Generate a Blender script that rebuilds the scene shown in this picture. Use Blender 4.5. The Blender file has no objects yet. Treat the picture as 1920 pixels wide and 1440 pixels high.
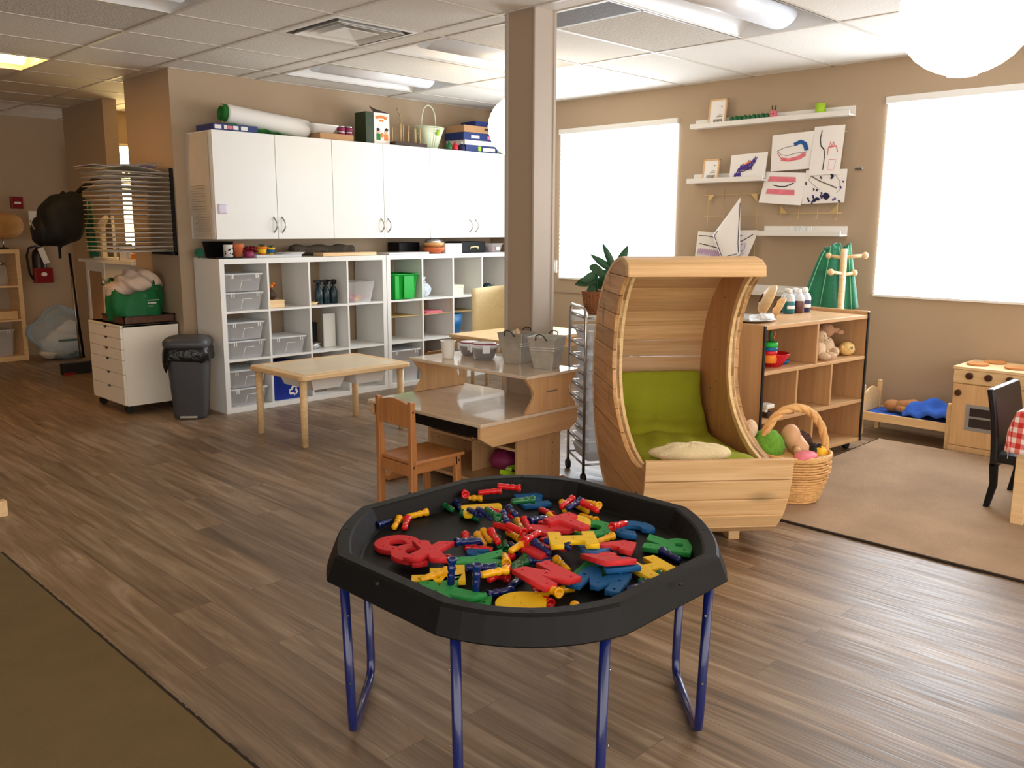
import bpy, bmesh, math, random
from mathutils import Vector, Matrix
random.seed(7)
PI=math.pi
S=bpy.context.scene
COL=S.collection
# ---------------------------------------------------------------- camera
F_PX=1643.5; CAM_H=1.347
cam_d=bpy.data.cameras.new('camera'); cam=bpy.data.objects.new('camera',cam_d); COL.objects.link(cam)
cam_d.sensor_fit='HORIZONTAL'; cam_d.sensor_width=36; cam_d.lens=F_PX/1920*36; cam_d.clip_start=.05; cam_d.clip_end=60
R_=Vector((0.70442,-0.70977,0.00345)); U_=Vector((0.1223,0.12616,0.98444)); W_=Vector((0.69917,0.69304,-0.17568))
m=Matrix.Identity(4)
for i in range(3): m[i][0]=R_[i]; m[i][1]=U_[i]; m[i][2]=-W_[i]
m[2][3]=CAM_H; cam.matrix_world=m; S.camera=cam
# ---------------------------------------------------------------- world, exposure
wd=bpy.data.worlds.new('world'); S.world=wd; wd.use_nodes=True
wd.node_tree.nodes['Background'].inputs[0].default_value=(1.0,.93,.85,1); wd.node_tree.nodes['Background'].inputs[1].default_value=1.45
S.view_settings.view_transform='Standard'; S.view_settings.look='None'; S.view_settings.exposure=1.05; S.view_settings.gamma=1; S.view_settings.use_curve_mapping=False
BLIND_E=5.3; LANTERN_E=3.4; WARM_WINDOW_E=6.0
# ---------------------------------------------------------------- materials
MATS={}
def lin(c):
    return tuple(((v/255)/12.92 if v/255<=.04045 else ((v/255+.055)/1.055)**2.4) for v in c)+(1,)
def base_mat(name):
    m=bpy.data.materials.new(name); m.use_nodes=True; MATS[name]=m
    return m,m.node_tree.nodes,m.node_tree.links,m.node_tree.nodes['Principled BSDF']
def setv(b,**k):
    for a,v in k.items():
        n=a.replace('_',' ')
        if n in b.inputs: b.inputs[n].default_value=v
def mat(name,rgb,rough=.5,metal=0,noise=.06,scale=12,bump=0,bscale=80,trans=0,emit=0,ior=1.45,sheen=0,coat=0,alpha=1):
    m,N,Lk,b=base_mat(name); c=lin(rgb)
    setv(b,Roughness=rough,Metallic=metal,IOR=ior); b.inputs['Base Color'].default_value=c
    if trans: b.inputs['Transmission Weight'].default_value=trans
    if sheen: b.inputs['Sheen Weight'].default_value=sheen
    if coat: b.inputs['Coat Weight'].default_value=coat
    if alpha<1: b.inputs['Alpha'].default_value=alpha
    if emit: b.inputs['Emission Color'].default_value=c; b.inputs['Emission Strength'].default_value=emit
    if noise or bump:
        tc=N.new('ShaderNodeTexCoord')
    if noise:
        n=N.new('ShaderNodeTexNoise'); n.inputs['Scale'].default_value=scale; n.inputs['Detail'].default_value=3
        Lk.new(tc.outputs['Object'],n.inputs['Vector'])
        r=N.new('ShaderNodeMapRange'); r.inputs['To Min'].default_value=1-noise*2; r.inputs['To Max'].default_value=1+noise*2
        Lk.new(n.outputs['Fac'],r.inputs['Value'])
        mx=N.new('ShaderNodeMix'); mx.data_type='RGBA'; mx.blend_type='MULTIPLY'; mx.inputs[0].default_value=1
        mx.inputs[6].default_value=c; Lk.new(r.outputs['Result'],mx.inputs[7]); Lk.new(mx.outputs[2],b.inputs['Base Color'])
    if bump:
        n=N.new('ShaderNodeTexNoise'); n.inputs['Scale'].default_value=bscale; n.inputs['Detail'].default_value=4
        Lk.new(tc.outputs['Object'],n.inputs['Vector'])
        bp=N.new('ShaderNodeBump'); bp.inputs['Strength'].default_value=bump; bp.inputs['Distance'].default_value=.01
        Lk.new(n.outputs['Fac'],bp.inputs['Height']); Lk.new(bp.outputs['Normal'],b.inputs['Normal'])
    return m
def wood(name,c1,c2,rough=.45,grain=(1.2,30,30),scale=1.6,knots=0,rnd=0,coat=0):
    """grain stretched along the axis with the small factor (object coordinates)"""
    m,N,Lk,b=base_mat(name); setv(b,Roughness=rough)
    if coat: b.inputs['Coat Weight'].default_value=coat
    tc=N.new('ShaderNodeTexCoord'); mp=N.new('ShaderNodeMapping'); mp.inputs['Scale'].default_value=grain
    Lk.new(tc.outputs['Object'],mp.inputs['Vector'])
    n=N.new('ShaderNodeTexNoise'); n.inputs['Scale'].default_value=scale; n.inputs['Detail'].default_value=6; n.inputs['Roughness'].default_value=.6; n.inputs['Distortion'].default_value=.6
    Lk.new(mp.outputs['Vector'],n.inputs['Vector'])
    cr=N.new('ShaderNodeValToRGB'); cr.color_ramp.elements[0].position=.32; cr.color_ramp.elements[1].position=.68
    cr.color_ramp.elements[0].color=lin(c2); cr.color_ramp.elements[1].color=lin(c1)
    Lk.new(n.outputs['Fac'],cr.inputs['Fac']); out=cr.outputs['Color']
    if rnd:
        oi=N.new('ShaderNodeObjectInfo'); r=N.new('ShaderNodeMapRange'); r.inputs['To Min'].default_value=1-rnd; r.inputs['To Max'].default_value=1+rnd
        Lk.new(oi.outputs['Random'],r.inputs['Value']); mx=N.new('ShaderNodeMix'); mx.data_type='RGBA'; mx.blend_type='MULTIPLY'; mx.inputs[0].default_value=1
        Lk.new(out,mx.inputs[6]); Lk.new(r.outputs['Result'],mx.inputs[7]); out=mx.outputs[2]
        ad=N.new('ShaderNodeVectorMath'); ad.operation='ADD'; Lk.new(tc.outputs['Object'],ad.inputs[0]); Lk.new(oi.outputs['Random'],ad.inputs[1]); Lk.new(ad.outputs[0],mp.inputs['Vector'])
    if knots:
        v=N.new('ShaderNodeTexVoronoi'); v.inputs['Scale'].default_value=knots
        mp2=N.new('ShaderNodeMapping'); mp2.inputs['Scale'].default_value=(.45,1,1) if grain[0]<grain[1] else (1,1,.45)
        Lk.new(tc.outputs['Object'],mp2.inputs['Vector']); Lk.new(mp2.outputs['Vector'],v.inputs['Vector'])
        r=N.new('ShaderNodeMapRange'); r.inputs['From Min'].default_value=.03; r.inputs['From Max'].default_value=.22; r.inputs['To Min'].default_value=.42; r.inputs['To Max'].default_value=1
        Lk.new(v.outputs['Distance'],r.inputs['Value']); mx=N.new('ShaderNodeMix'); mx.data_type='RGBA'; mx.blend_type='MULTIPLY'; mx.inputs[0].default_value=1
        Lk.new(out,mx.inputs[6]); Lk.new(r.outputs['Result'],mx.inputs[7]); out=mx.outputs[2]
    Lk.new(out,b.inputs['Base Color'])
    bp=N.new('ShaderNodeBump'); bp.inputs['Strength'].default_value=.12; bp.inputs['Distance'].default_value=.004
    Lk.new(n.outputs['Fac'],bp.inputs['Height']); Lk.new(bp.outputs['Normal'],b.inputs['Normal'])
    return m
def glass(name,rgb,rough=.05,alpha=.25):
    """thin clear plastic or glass: partly see-through glossy sheet"""
    m,N,Lk,b=base_mat(name); b.inputs['Base Color'].default_value=lin(rgb); setv(b,Roughness=rough); 
    tr=N.new('ShaderNodeBsdfTransparent'); mx=N.new('ShaderNodeMixShader'); lw=N.new('ShaderNodeLayerWeight'); lw.inputs['Blend'].default_value=.35
    r=N.new('ShaderNodeMapRange'); r.inputs['To Min'].default_value=alpha; r.inputs['To Max'].default_value=min(1,alpha+.5)
    Lk.new(lw.outputs['Facing'],r.inputs['Value']); Lk.new(r.outputs['Result'],mx.inputs[0]); Lk.new(tr.outputs[0],mx.inputs[1]); Lk.new(b.outputs[0],mx.inputs[2])
    Lk.new(mx.outputs[0],N['Material Output'].inputs['Surface']); return m
def emission(name,rgb,st):
    m=bpy.data.materials.new(name); m.use_nodes=True; N=m.node_tree.nodes; N.clear(); e=N.new('ShaderNodeEmission'); e.inputs[0].default_value=lin(rgb); e.inputs[1].default_value=st
    o=N.new('ShaderNodeOutputMaterial'); m.node_tree.links.new(e.outputs[0],o.inputs[0]); MATS[name]=m; return m
def floor_mat():
    m,N,Lk,b=base_mat('floor planks'); tc=N.new('ShaderNodeTexCoord')
    mp=N.new('ShaderNodeMapping'); mp.inputs['Rotation'].default_value=(0,0,PI/2); Lk.new(tc.outputs['Object'],mp.inputs['Vector'])
    br=N.new('ShaderNodeTexBrick'); br.offset=.37; br.inputs['Scale'].default_value=1; br.inputs['Brick Width'].default_value=1.22; br.inputs['Row Height'].default_value=.152
    br.inputs['Mortar Size'].default_value=.0012; br.inputs['Mortar Smooth'].default_value=.3; br.inputs['Bias'].default_value=0
    br.inputs['Color1'].default_value=(0,0,0,1); br.inputs['Color2'].default_value=(1,1,1,1); br.inputs['Mortar'].default_value=(.5,.5,.5,1)
    Lk.new(mp.outputs['Vector'],br.inputs['Vector'])
    # long streaks along the planks
    mg=N.new('ShaderNodeMapping'); mg.inputs['Scale'].default_value=(8.5,.6,1); 
    off=N.new('ShaderNodeVectorMath'); off.operation='MULTIPLY_ADD'; Lk.new(br.outputs['Color'],off.inputs[0]); off.inputs[1].default_value=(0,9,0); Lk.new(tc.outputs['Object'],off.inputs[2])
    Lk.new(off.outputs[0],mg.inputs['Vector'])
    n1=N.new('ShaderNodeTexNoise'); n1.inputs['Scale'].default_value=1.5; n1.inputs['Detail'].default_value=7; n1.inputs['Roughness'].default_value=.62; n1.inputs['Distortion'].default_value=1.4; Lk.new(mg.outputs[0],n1.inputs['Vector'])
    cr=N.new('ShaderNodeValToRGB'); e=cr.color_ramp.elements; e[0].position=.30; e[0].color=lin((104,84,64)); e[1].position=.72; e[1].color=lin((176,154,130))
    x=cr.color_ramp.elements.new(.5); x.color=lin((138,114,90)); Lk.new(n1.outputs['Fac'],cr.inputs['Fac'])
    mg2=N.new('ShaderNodeMapping'); mg2.inputs['Scale'].default_value=(70,2.2,1); Lk.new(off.outputs[0],mg2.inputs['Vector'])
    n2=N.new('ShaderNodeTexNoise'); n2.inputs['Scale'].default_value=1.5; n2.inputs['Detail'].default_value=4; Lk.new(mg2.outputs[0],n2.inputs['Vector'])
    r2=N.new('ShaderNodeMapRange'); r2.inputs['From Min'].default_value=.3; r2.inputs['From Max'].default_value=.7; r2.inputs['To Min'].default_value=.80; r2.inputs['To Max'].default_value=1.12; Lk.new(n2.outputs['Fac'],r2.inputs['Value'])
    mA=N.new('ShaderNodeMix'); mA.data_type='RGBA'; mA.blend_type='MULTIPLY'; mA.inputs[0].default_value=1; Lk.new(cr.outputs[0],mA.inputs[6]); Lk.new(r2.outputs[0],mA.inputs[7])
    # tone per plank
    r3=N.new('ShaderNodeMapRange'); r3.inputs['To Min'].default_value=.80; r3.inputs['To Max'].default_value=1.10; Lk.new(br.outputs['Color'],r3.inputs['Value'])
    mB=N.new('ShaderNodeMix'); mB.data_type='RGBA'; mB.blend_type='MULTIPLY'; mB.inputs[0].default_value=1; Lk.new(mA.outputs[2],mB.inputs[6]); Lk.new(r3.outputs[0],mB.inputs[7])
    # seams
    r4=N.new('ShaderNodeMapRange'); r4.inputs['To Min'].default_value=1; r4.inputs['To Max'].default_value=.55; Lk.new(br.outputs['Fac'],r4.inputs['Value'])
    mC=N.new('ShaderNodeMix'); mC.data_type='RGBA'; mC.blend_type='MULTIPLY'; mC.inputs[0].default_value=1; Lk.new(mB.outputs[2],mC.inputs[6]); Lk.new(r4.outputs[0],mC.inputs[7])
    # knots
    mk=N.new('ShaderNodeMapping'); mk.inputs['Scale'].default_value=(2.6,.9,1); Lk.new(tc.outputs['Object'],mk.inputs['Vector'])
    vo=N.new('ShaderNodeTexVoronoi'); vo.inputs['Scale'].default_value=1.7; Lk.new(mk.outputs[0],vo.inputs['Vector'])
    rk=N.new('ShaderNodeMapRange'); rk.inputs['From Min'].default_value=.02; rk.inputs['From Max'].default_value=.14; rk.inputs['To Min'].default_value=.5; rk.inputs['To Max'].default_value=1; Lk.new(vo.outputs['Distance'],rk.inputs['Value'])
    mD=N.new('ShaderNodeMix'); mD.data_type='RGBA'; mD.blend_type='MULTIPLY'; mD.inputs[0].default_value=1; Lk.new(mC.outputs[2],mD.inputs[6]); Lk.new(rk.outputs[0],mD.inputs[7])
    Lk.new(mD.outputs[2],b.inputs['Base Color'])
    rr=N.new('ShaderNodeMapRange'); rr.inputs['From Min'].default_value=.3; rr.inputs['From Max'].default_value=.7; rr.inputs['To Min'].default_value=.30; rr.inputs['To Max'].default_value=.52; Lk.new(n2.outputs['Fac'],rr.inputs['Value']); Lk.new(rr.outputs[0],b.inputs['Roughness'])
    b.inputs['Specular IOR Level'].default_value=.5
    bp=N.new('ShaderNodeBump'); bp.inputs['Strength'].default_value=.25; bp.inputs['Distance'].default_value=.003; Lk.new(n2.outputs['Fac'],bp.inputs['Height']); Lk.new(bp.outputs[0],b.inputs['Normal'])
    return m
def gingham_mat():
    m,N,Lk,b=base_mat('gingham cloth'); tc=N.new('ShaderNodeTexCoord'); sp=N.new('ShaderNodeSeparateXYZ'); Lk.new(tc.outputs['UV'],sp.inputs[0])
    outs=[]
    for i in range(2):
        a=N.new('ShaderNodeMath'); a.operation='MULTIPLY'; a.inputs[1].default_value=22; Lk.new(sp.outputs[i],a.inputs[0])
        f=N.new('ShaderNodeMath'); f.operation='FRACT'; Lk.new(a.outputs[0],f.inputs[0])
        g=N.new('ShaderNodeMath'); g.operation='GREATER_THAN'; g.inputs[1].default_value=.5; Lk.new(f.outputs[0],g.inputs[0]); outs.append(g)
    s=N.new('ShaderNodeMath'); s.operation='ADD'; Lk.new(outs[0].outputs[0],s.inputs[0]); Lk.new(outs[1].outputs[0],s.inputs[1])
    h=N.new('ShaderNodeMath'); h.operation='MULTIPLY'; h.inputs[1].default_value=.5; Lk.new(s.outputs[0],h.inputs[0])
    cr=N.new('ShaderNodeValToRGB'); cr.color_ramp.interpolation='CONSTANT'; e=cr.color_ramp.elements; e[0].color=lin((236,226,222)); e[1].position=.75; e[1].color=lin((196,40,40)); x=cr.color_ramp.elements.new(.3); x.color=lin((222,120,112))
    Lk.new(h.outputs[0],cr.inputs[0]); Lk.new(cr.outputs[0],b.inputs['Base Color']); b.inputs['Roughness'].default_value=.5; return m
floor_mat(); gingham_mat()
mat('wall paint',(176,154,128),.8,noise=.015,scale=3,bump=.06,bscale=160)
mat('ceiling tile',(226,222,214),.9,noise=.02,scale=3,bump=.25,bscale=90)
mat('ceiling tile rough',(206,200,190),.95,noise=.10,scale=60,bump=.6,bscale=70)
mat('ceiling bar',(205,198,188),.5,noise=0)
mat('white paint',(232,228,222),.45,noise=.01)
mat('column beige',(168,146,124),.6,noise=.01)
mat('column trim and lit face',(182,170,158),.5,noise=.01)
mat('white laminate',(234,234,231),.3,noise=.01)
mat('cream laminate',(240,232,216),.35,noise=.01)
mat('white plastic',(235,233,228),.35,noise=0)
mat('wire grey',(196,186,176),.4,noise=0)
mat('chrome',(196,196,198),.18,1,noise=0)
mat('brushed steel',(176,172,164),.3,1,noise=.08,scale=25)
mat('galvanized',(196,194,186),.38,.7,noise=.12,scale=30)
mat('dark metal',(60,56,54),.4,.8,noise=0)
mat('black plastic',(7,7,8),.55,noise=.04,scale=30,bump=.15,bscale=400); MATS['black plastic'].node_tree.nodes['Principled BSDF'].inputs['Specular IOR Level'].default_value=.3
mat('black rubber',(18,18,18),.6,noise=0)
mat('black leather',(16,16,20),.3,noise=0,bump=.15,bscale=120)
mat('grey bin plastic',(70,70,74),.4,noise=.03)
mat('bin bag black',(14,14,16),.22,noise=0,bump=.8,bscale=30)
mat('blue steel',(18,30,90),.25,noise=.02,coat=.5)
for n,c in dict(red=(214,38,44),yellow=(244,196,12),green=(40,150,72),blue=(16,92,150)).items(): mat('foam '+n,c,.62,noise=.03,scale=60,bump=.2,bscale=300)
for n,c in dict(R=(216,26,30),Y=(246,178,14),G=(14,96,50),B=(14,34,96)).items(): mat('peg '+n,c,.22,noise=0,coat=.3)
wood('birch',(238,206,158),(220,182,130),.4,(30,1.2,30),1.4)
wood('birch x',(238,206,158),(220,182,130),.4,(1.2,30,30),1.4)
wood('maple panel',(206,164,118),(190,146,100),.38,(20,20,1),1.2)
wood('maple panel x',(212,172,126),(196,152,106),.38,(1,20,20),1.2)
wood('desk laminate',(216,196,172),(206,184,158),.17,(8,2,8),2,coat=.3)
wood('chair wood',(186,126,74),(162,104,58),.35,(20,20,1.5),1.5,coat=.2)
wood('chair wood x',(186,126,74),(162,104,58),.35,(1.5,20,20),1.5,coat=.2)
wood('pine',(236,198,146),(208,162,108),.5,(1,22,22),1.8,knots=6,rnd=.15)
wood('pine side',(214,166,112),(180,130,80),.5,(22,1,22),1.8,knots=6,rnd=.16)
wood('ply',(196,146,96),(178,126,78),.5,(16,16,1),1.4)
wood('ply edge',(240,206,152),(226,186,130),.5,(3,3,30),2)
wood('toy wood',(224,184,132),(206,164,112),.45,(20,20,1.2),1.5)
wood('toy wood x',(230,198,150),(214,178,126),.45,(20,1.2,20),1.5)
wood('burner wood',(198,132,70),(180,116,56),.4,(10,10,10),1.5)
wood('bark',(92,80,64),(52,44,36),.9,(3,14,14),6)
wood('table top',(234,220,192),(226,210,180),.3,(2,10,10),1.2)
mat('knob brown',(70,38,26),.35,noise=0)
mat('oven grey',(150,148,144),.4,noise=0)
mat('oven dark',(46,40,42),.2,noise=0)
mat('carpet beige',(186,156,126),.95,noise=.14,scale=3.5,bump=.9,bscale=260)
mat('carpet olive',(124,102,62),.95,noise=.07,scale=6,bump=.9,bscale=260)
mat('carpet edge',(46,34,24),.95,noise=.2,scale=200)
mat('green cushion',(150,158,30),.9,noise=.05,scale=5,bump=.4,bscale=200)
mat('cream fabric',(232,214,170),.9,noise=.05,scale=9,bump=.5,bscale=120)
mat('green fabric',(14,104,70),.8,noise=.10,scale=7,bump=.4,bscale=90,sheen=.3)
mat('bag green',(8,104,54),.6,noise=.05,bump=.5,bscale=12)
mat('pale cloth',(214,190,170),.9,noise=.05,scale=8,bump=.8,bscale=25)
mat('blue fabric',(42,92,190),.85,noise=.07,scale=8,bump=.5,bscale=40)
mat('doll brown',(176,124,78),.9,noise=.06,bump=.5,bscale=90)
mat('paper white',(238,234,230),.8,noise=.01)
mat('paper grey',(206,196,180),.85,noise=.03,scale=20)
mat('note lilac',(222,214,232),.8,noise=0)
mat('wicker',(222,174,112),.6,noise=.16,scale=40,bump=.5,bscale=60)
mat('wicker brown',(150,96,60),.6,noise=.16,scale=60,bump=.5,bscale=60)
mat('wicker sage',(206,214,186),.6,noise=.05,scale=60)
mat('woven lamp',(196,148,88),.75,noise=.1,scale=40,bump=.9,bscale=45)
glass('clear plastic',(250,250,252),.25,.26)
glass('cloudy plastic',(246,248,252),.4,.60)
glass('clear glass',(240,245,245),.04,.12)
glass('plastic film',(176,206,224),.10,.26)
mat('plum paste',(70,38,52),.5,noise=.1)
mat('terracotta',(206,110,66),.7,noise=.05)
mat('cardboard',(184,142,100),.8,noise=.04)
mat('dark brown',(60,38,28),.6,noise=.1)
mat('bright green plastic',(28,176,62),.4,noise=.02)
mat('bright blue plastic',(10,98,156),.4,noise=.02)
mat('recycle blue',(18,50,150),.45,noise=.02)
mat('navy',(24,48,112),.5,noise=.03)
mat('red plastic',(206,20,38),.35,noise=0)
mat('fire red',(130,18,24),.35,noise=0)
mat('orange',(232,130,30),.5,noise=0)
mat('yellow plastic',(240,190,30),.4,noise=0)
mat('teal liquid',(22,104,112),.3,noise=0)
mat('brown liquid',(96,54,50),.3,noise=0)
mat('navy liquid',(34,40,84),.3,noise=0)
mat('lime',(160,200,40),.5,noise=.2,scale=60)
mat('leaf green',(30,78,44),.45,noise=.15,scale=30)
mat('leaf yellow',(170,170,60),.45,noise=.15,scale=30)
mat('leaf red',(150,24,36),.5,noise=.1,scale=30)
mat('gold',(206,178,124),.4,.4,noise=0)
mat('plush beige',(226,198,166),.95,noise=.08,scale=30,bump=.8,bscale=120)
mat('plush tan',(190,144,112),.95,noise=.06,scale=30,bump=.8,bscale=120)
mat('plush yellow',(238,200,128),.95,noise=.06,scale=30,bump=.8,bscale=120)
mat('plush blue',(140,186,206),.95,noise=.06,scale=30)
mat('plush green',(110,170,56),.95,noise=.2,scale=60,bump=1,bscale=150)
mat('plush brown',(80,48,40),.95,noise=.2,scale=60,bump=1,bscale=150)
mat('skin doll',(214,170,130),.5,noise=.02)
mat('pink',(226,120,134),.6,noise=.12,scale=25)
mat('magenta',(140,40,84),.6,noise=.1)
mat('ink blue',(28,84,150),.7,noise=0); mat('ink black',(40,36,40),.7,noise=0); mat('ink purple',(74,46,140),.7,noise=0); mat('ink red',(214,96,100),.7,noise=0); mat('ink navy',(26,30,66),.7,noise=0); mat('ink lilac',(190,160,196),.7,noise=0); mat('ink brown',(120,108,92),.7,noise=0)
mat('box green print',(44,60,34),.5,noise=.3,scale=30)
mat('teal door',(60,130,136),.5,noise=0)
mat('lens acrylic',(232,234,238),.35,noise=0)
mat('reflector white',(240,240,240),.3,noise=0)
mat('grille dark',(112,104,96),.6,noise=0)
mat('foil',(210,210,214),.22,1,noise=0)
mat('crate print',(92,58,38),.6,noise=.5,scale=22)
mat('grey fabric',(120,112,104),.9,noise=.1)
mat('dark_teal',(20,44,52),.25,noise=0)
mat('bag print',(196,204,214),.8,noise=.35,scale=26,bump=.5,bscale=30)
mat('pale yellow',(244,236,200),.6,noise=0)
mat('leaf_green_paper',(40,120,48),.7,noise=.2,scale=20)
mat('black_cloth',(9,9,9),.75,noise=.1,bump=.8,bscale=20)
emission('window light',(238,247,255),BLIND_E)
emission('window warm',(255,226,160),WARM_WINDOW_E)
emission('lens added glow',(255,190,104),6.5)  # warm glow added to one fixture to brighten the corner wall and far-left room
emission('lantern paper',(255,232,196),LANTERN_E)
# ---------------------------------------------------------------- mesh builder
class G:
    def __init__(s,org=(0,0,0),bevel=0):
        s.v=[];s.f=[];s.sm=[];s.mi=[];s.cur=0;s.org=Vector(org);s.bev=bevel;s.T=None;s.uv=None
    def _add(s,vs,fs,smooth=False):
        o=len(s.v)
        for p in vs:
            p=Vector(p)
            if s.T is not None: p=s.T@p
            s.v.append(p)
        for f in fs: s.f.append([i+o for i in f]); s.sm.append(smooth); s.mi.append(s.cur)
        return s
    def m(s,i): s.cur=i; return s
    def t(s,M=None): s.T=M; return s
    def box(s,a,b):
        x0,y0,z0=a;x1,y1,z1=b
        if x0>x1:x0,x1=x1,x0
        if y0>y1:y0,y1=y1,y0
        if z0>z1:z0,z1=z1,z0
        return s._add([(x0,y0,z0),(x1,y0,z0),(x1,y1,z0),(x0,y1,z0),(x0,y0,z1),(x1,y0,z1),(x1,y1,z1),(x0,y1,z1)],[(3,2,1,0),(4,5,6,7),(0,1,5,4),(1,2,6,5),(2,3,7,6),(3,0,4,7)])
    def cbox(s,c,d): return s.box([c[i]-d[i]/2 for i in range(3)],[c[i]+d[i]/2 for i in range(3)])
    def ring(s,rings,smooth=True,cap0=True,cap1=True,closed=True):
        n=len(rings[0]);vs=[p for r in rings for p in r];fs=[]
        for k in range(len(rings)-1):
            for i in range(n if closed else n-1):
                j=(i+1)%n; fs.append((k*n+i,k*n+j,(k+1)*n+j,(k+1)*n+i))
        s._add(vs,fs,smooth); o=len(s.v)-len(vs)
        if cap0: s.f.append([o+i for i in reversed(range(n))]); s.sm.append(False); s.mi.append(s.cur)
        if cap1: s.f.append([o+(len(rings)-1)*n+i for i in range(n)]); s.sm.append(False); s.mi.append(s.cur)
        return s
    def tube(s,path,r,n=10,closed=False):
        P=[Vector(p) for p in path]; rr=r if isinstance(r,(list,tuple)) else [r]*len(P); rings=[]
        up=None
        for i,p in enumerate(P):
            a=P[i-1] if (i or closed) else P[i]; b=P[(i+1)%len(P)] if (i<len(P)-1 or closed) else P[i]
            d=(b-a).normalized()
            if up is None:
                up=Vector((0,0,1)) if abs(d.z)<.9 else Vector((1,0,0))
            x=(up-d*up.dot(d)).normalized(); y=d.cross(x); up=x
            rings.append([p+(x*math.cos(2*PI*k/n)+y*math.sin(2*PI*k/n))*rr[i] for k in range(n)])
        if closed: rings.append(rings[0]); return s.ring(rings,True,False,False)
        return s.ring(rings)
    def cyl(s,a,b,r,r2=None,n=20): return s.tube([a,b],[r,r if r2 is None else r2],n)
    def lathe(s,prof,c=(0,0,0),n=24,cap=True,sq=None):
        rings=[]
        for r,z in prof:
            rg=[]
            for k in range(n):
                t=2*PI*k/n; cx,cy=math.cos(t),math.sin(t)
                if sq: # superellipse
                    e=2/sq; cx=math.copysign(abs(cx)**e,cx); cy=math.copysign(abs(cy)**e,cy)
                rx,ry=(r if isinstance(r,tuple) else (r,r)); rg.append(Vector((c[0]+rx*cx,c[1]+ry*cy,c[2]+z)))
            rings.append(rg)
        return s.ring(rings,True,cap,cap)
    def sph(s,c,r,nu=18,nv=10,fn=None):
        if not isinstance(r,(tuple,list)): r=(r,r,r)
        vs=[(c[0],c[1],c[2]+r[2])]
        for j in range(1,nv):
            ph=PI*j/nv
            for i in range(nu):
                t=2*PI*i/nu; x,y,z=math.sin(ph)*math.cos(t),math.sin(ph)*math.sin(t),math.cos(ph)
                k=fn(x,y,z) if fn else 1
                vs.append((c[0]+r[0]*x*k,c[1]+r[1]*y*k,c[2]+r[2]*z*k))
        vs.append((c[0],c[1],c[2]-r[2])); fs=[]
        for i in range(nu): fs.append((0,1+i,1+(i+1)%nu)); fs.append((len(vs)-1,1+(nv-2)*nu+(i+1)%nu,1+(nv-2)*nu+i))
        for j in range(nv-2):
            for i in range(nu):
                a=1+j*nu+i;b=1+j*nu+(i+1)%nu; fs.append((a,a+nu,b+nu,b))
        return s._add(vs,fs,True)
    def prism(s,poly,a,b,axis='z',smooth=False):
        """polygon extruded along an axis; poly in the other two coordinates"""
        def P(u,w,h): return {'z':(u,w,h),'y':(u,h,w),'x':(h,u,w)}[axis]
        n=len(poly); vs=[P(u,w,a) for u,w in poly]+[P(u,w,b) for u,w in poly]
        fs=[tuple(reversed(range(n))),tuple(range(n,2*n))]+[(i,(i+1)%n,n+(i+1)%n,n+i) for i in range(n)]
        return s._add(vs,fs,smooth)
    def grid(s,fn,nu,nv,smooth=True,uv=False):
        vs=[fn(i/nu,j/nv) for j in range(nv+1) for i in range(nu+1)]
        fs=[(j*(nu+1)+i,j*(nu+1)+i+1,(j+1)*(nu+1)+i+1,(j+1)*(nu+1)+i) for j in range(nv) for i in range(nu)]
        if uv: s.uv=(s.uv or {}); o=len(s.v); s.uv.update({o+j*(nu+1)+i:(i/nu*uv[0],j/nv*uv[1]) for j in range(nv+1) for i in range(nu+1)})
        return s._add(vs,fs,smooth)
    def mesh(s,name,mats):
        me=bpy.data.meshes.new(name); me.from_pydata([tuple(p-s.org) for p in s.v],[],s.f)
        for x in (mats if isinstance(mats,(list,tuple)) else [mats]): me.materials.append(MATS[x])
        me.polygons.foreach_set('use_smooth',s.sm); me.polygons.foreach_set('material_index',s.mi)
        if s.uv:
            u=me.uv_layers.new(name='UVMap')
            for lp in me.loops: u.data[lp.index].uv=s.uv.get(lp.vertex_index,(0,0))
        me.validate(); me.update()
        bm=bmesh.new(); bm.from_mesh(me); bmesh.ops.recalc_face_normals(bm,faces=bm.faces); bm.to_mesh(me); bm.free()
        return me
    def build(s,name,mats,parent=None,thick=0,subd=0):
        o=bpy.data.objects.new(name,s.mesh(name,mats)); COL.objects.link(o)
        if parent is not None: o.parent=parent
        else: o.location=s.org
        if thick: md=o.modifiers.new('thickness','SOLIDIFY'); md.thickness=thick; md.offset=0
        if subd: md=o.modifiers.new('smooth','SUBSURF'); md.levels=subd; md.render_levels=subd
        if s.bev: md=o.modifiers.new('bevel','BEVEL'); md.width=s.bev; md.segments=2; md.limit_method='ANGLE'; md.angle_limit=math.radians(40)
        return o
def tag(o,label,cat=None,group=None,kind=None):
    o['label']=label
    if cat: o['category']=cat
    if group: o['group']=group
    if kind: o['kind']=kind
    return o
def struct(g,name,mats):
    o=g.build(name,mats); o['kind']='structure'; return o
def thing(name,label,cat,loc=(0,0,0),rz=0,group=None):
    o=bpy.data.objects.new(name,None); COL.objects.link(o); o.location=loc; o.rotation_euler=(0,0,rz); o.empty_display_size=.1
    return tag(o,label,cat,group)
def dup(o,loc=None,rz=None,label=None,group=None):
    r=o.copy(); COL.objects.link(r)
    if loc is not None: r.location=loc
    if rz is not None: r.rotation_euler=(0,0,rz)
    if label: r['label']=label
    if group: r['group']=group
    for ch in list(o.children):
        c=ch.copy(); COL.objects.link(c); c.parent=r
        for gch in list(ch.children):
            d=gch.copy(); COL.objects.link(d); d.parent=c
    return r
def Z0(a): return Matrix.Rotation(a,4,'Z')
def arc(cx,cy,r,a0,a1,n): return [(cx+r*math.cos(math.radians(a0+(a1-a0)*k/n)),cy+r*math.sin(math.radians(a0+(a1-a0)*k/n))) for k in range(n+1)]
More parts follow.
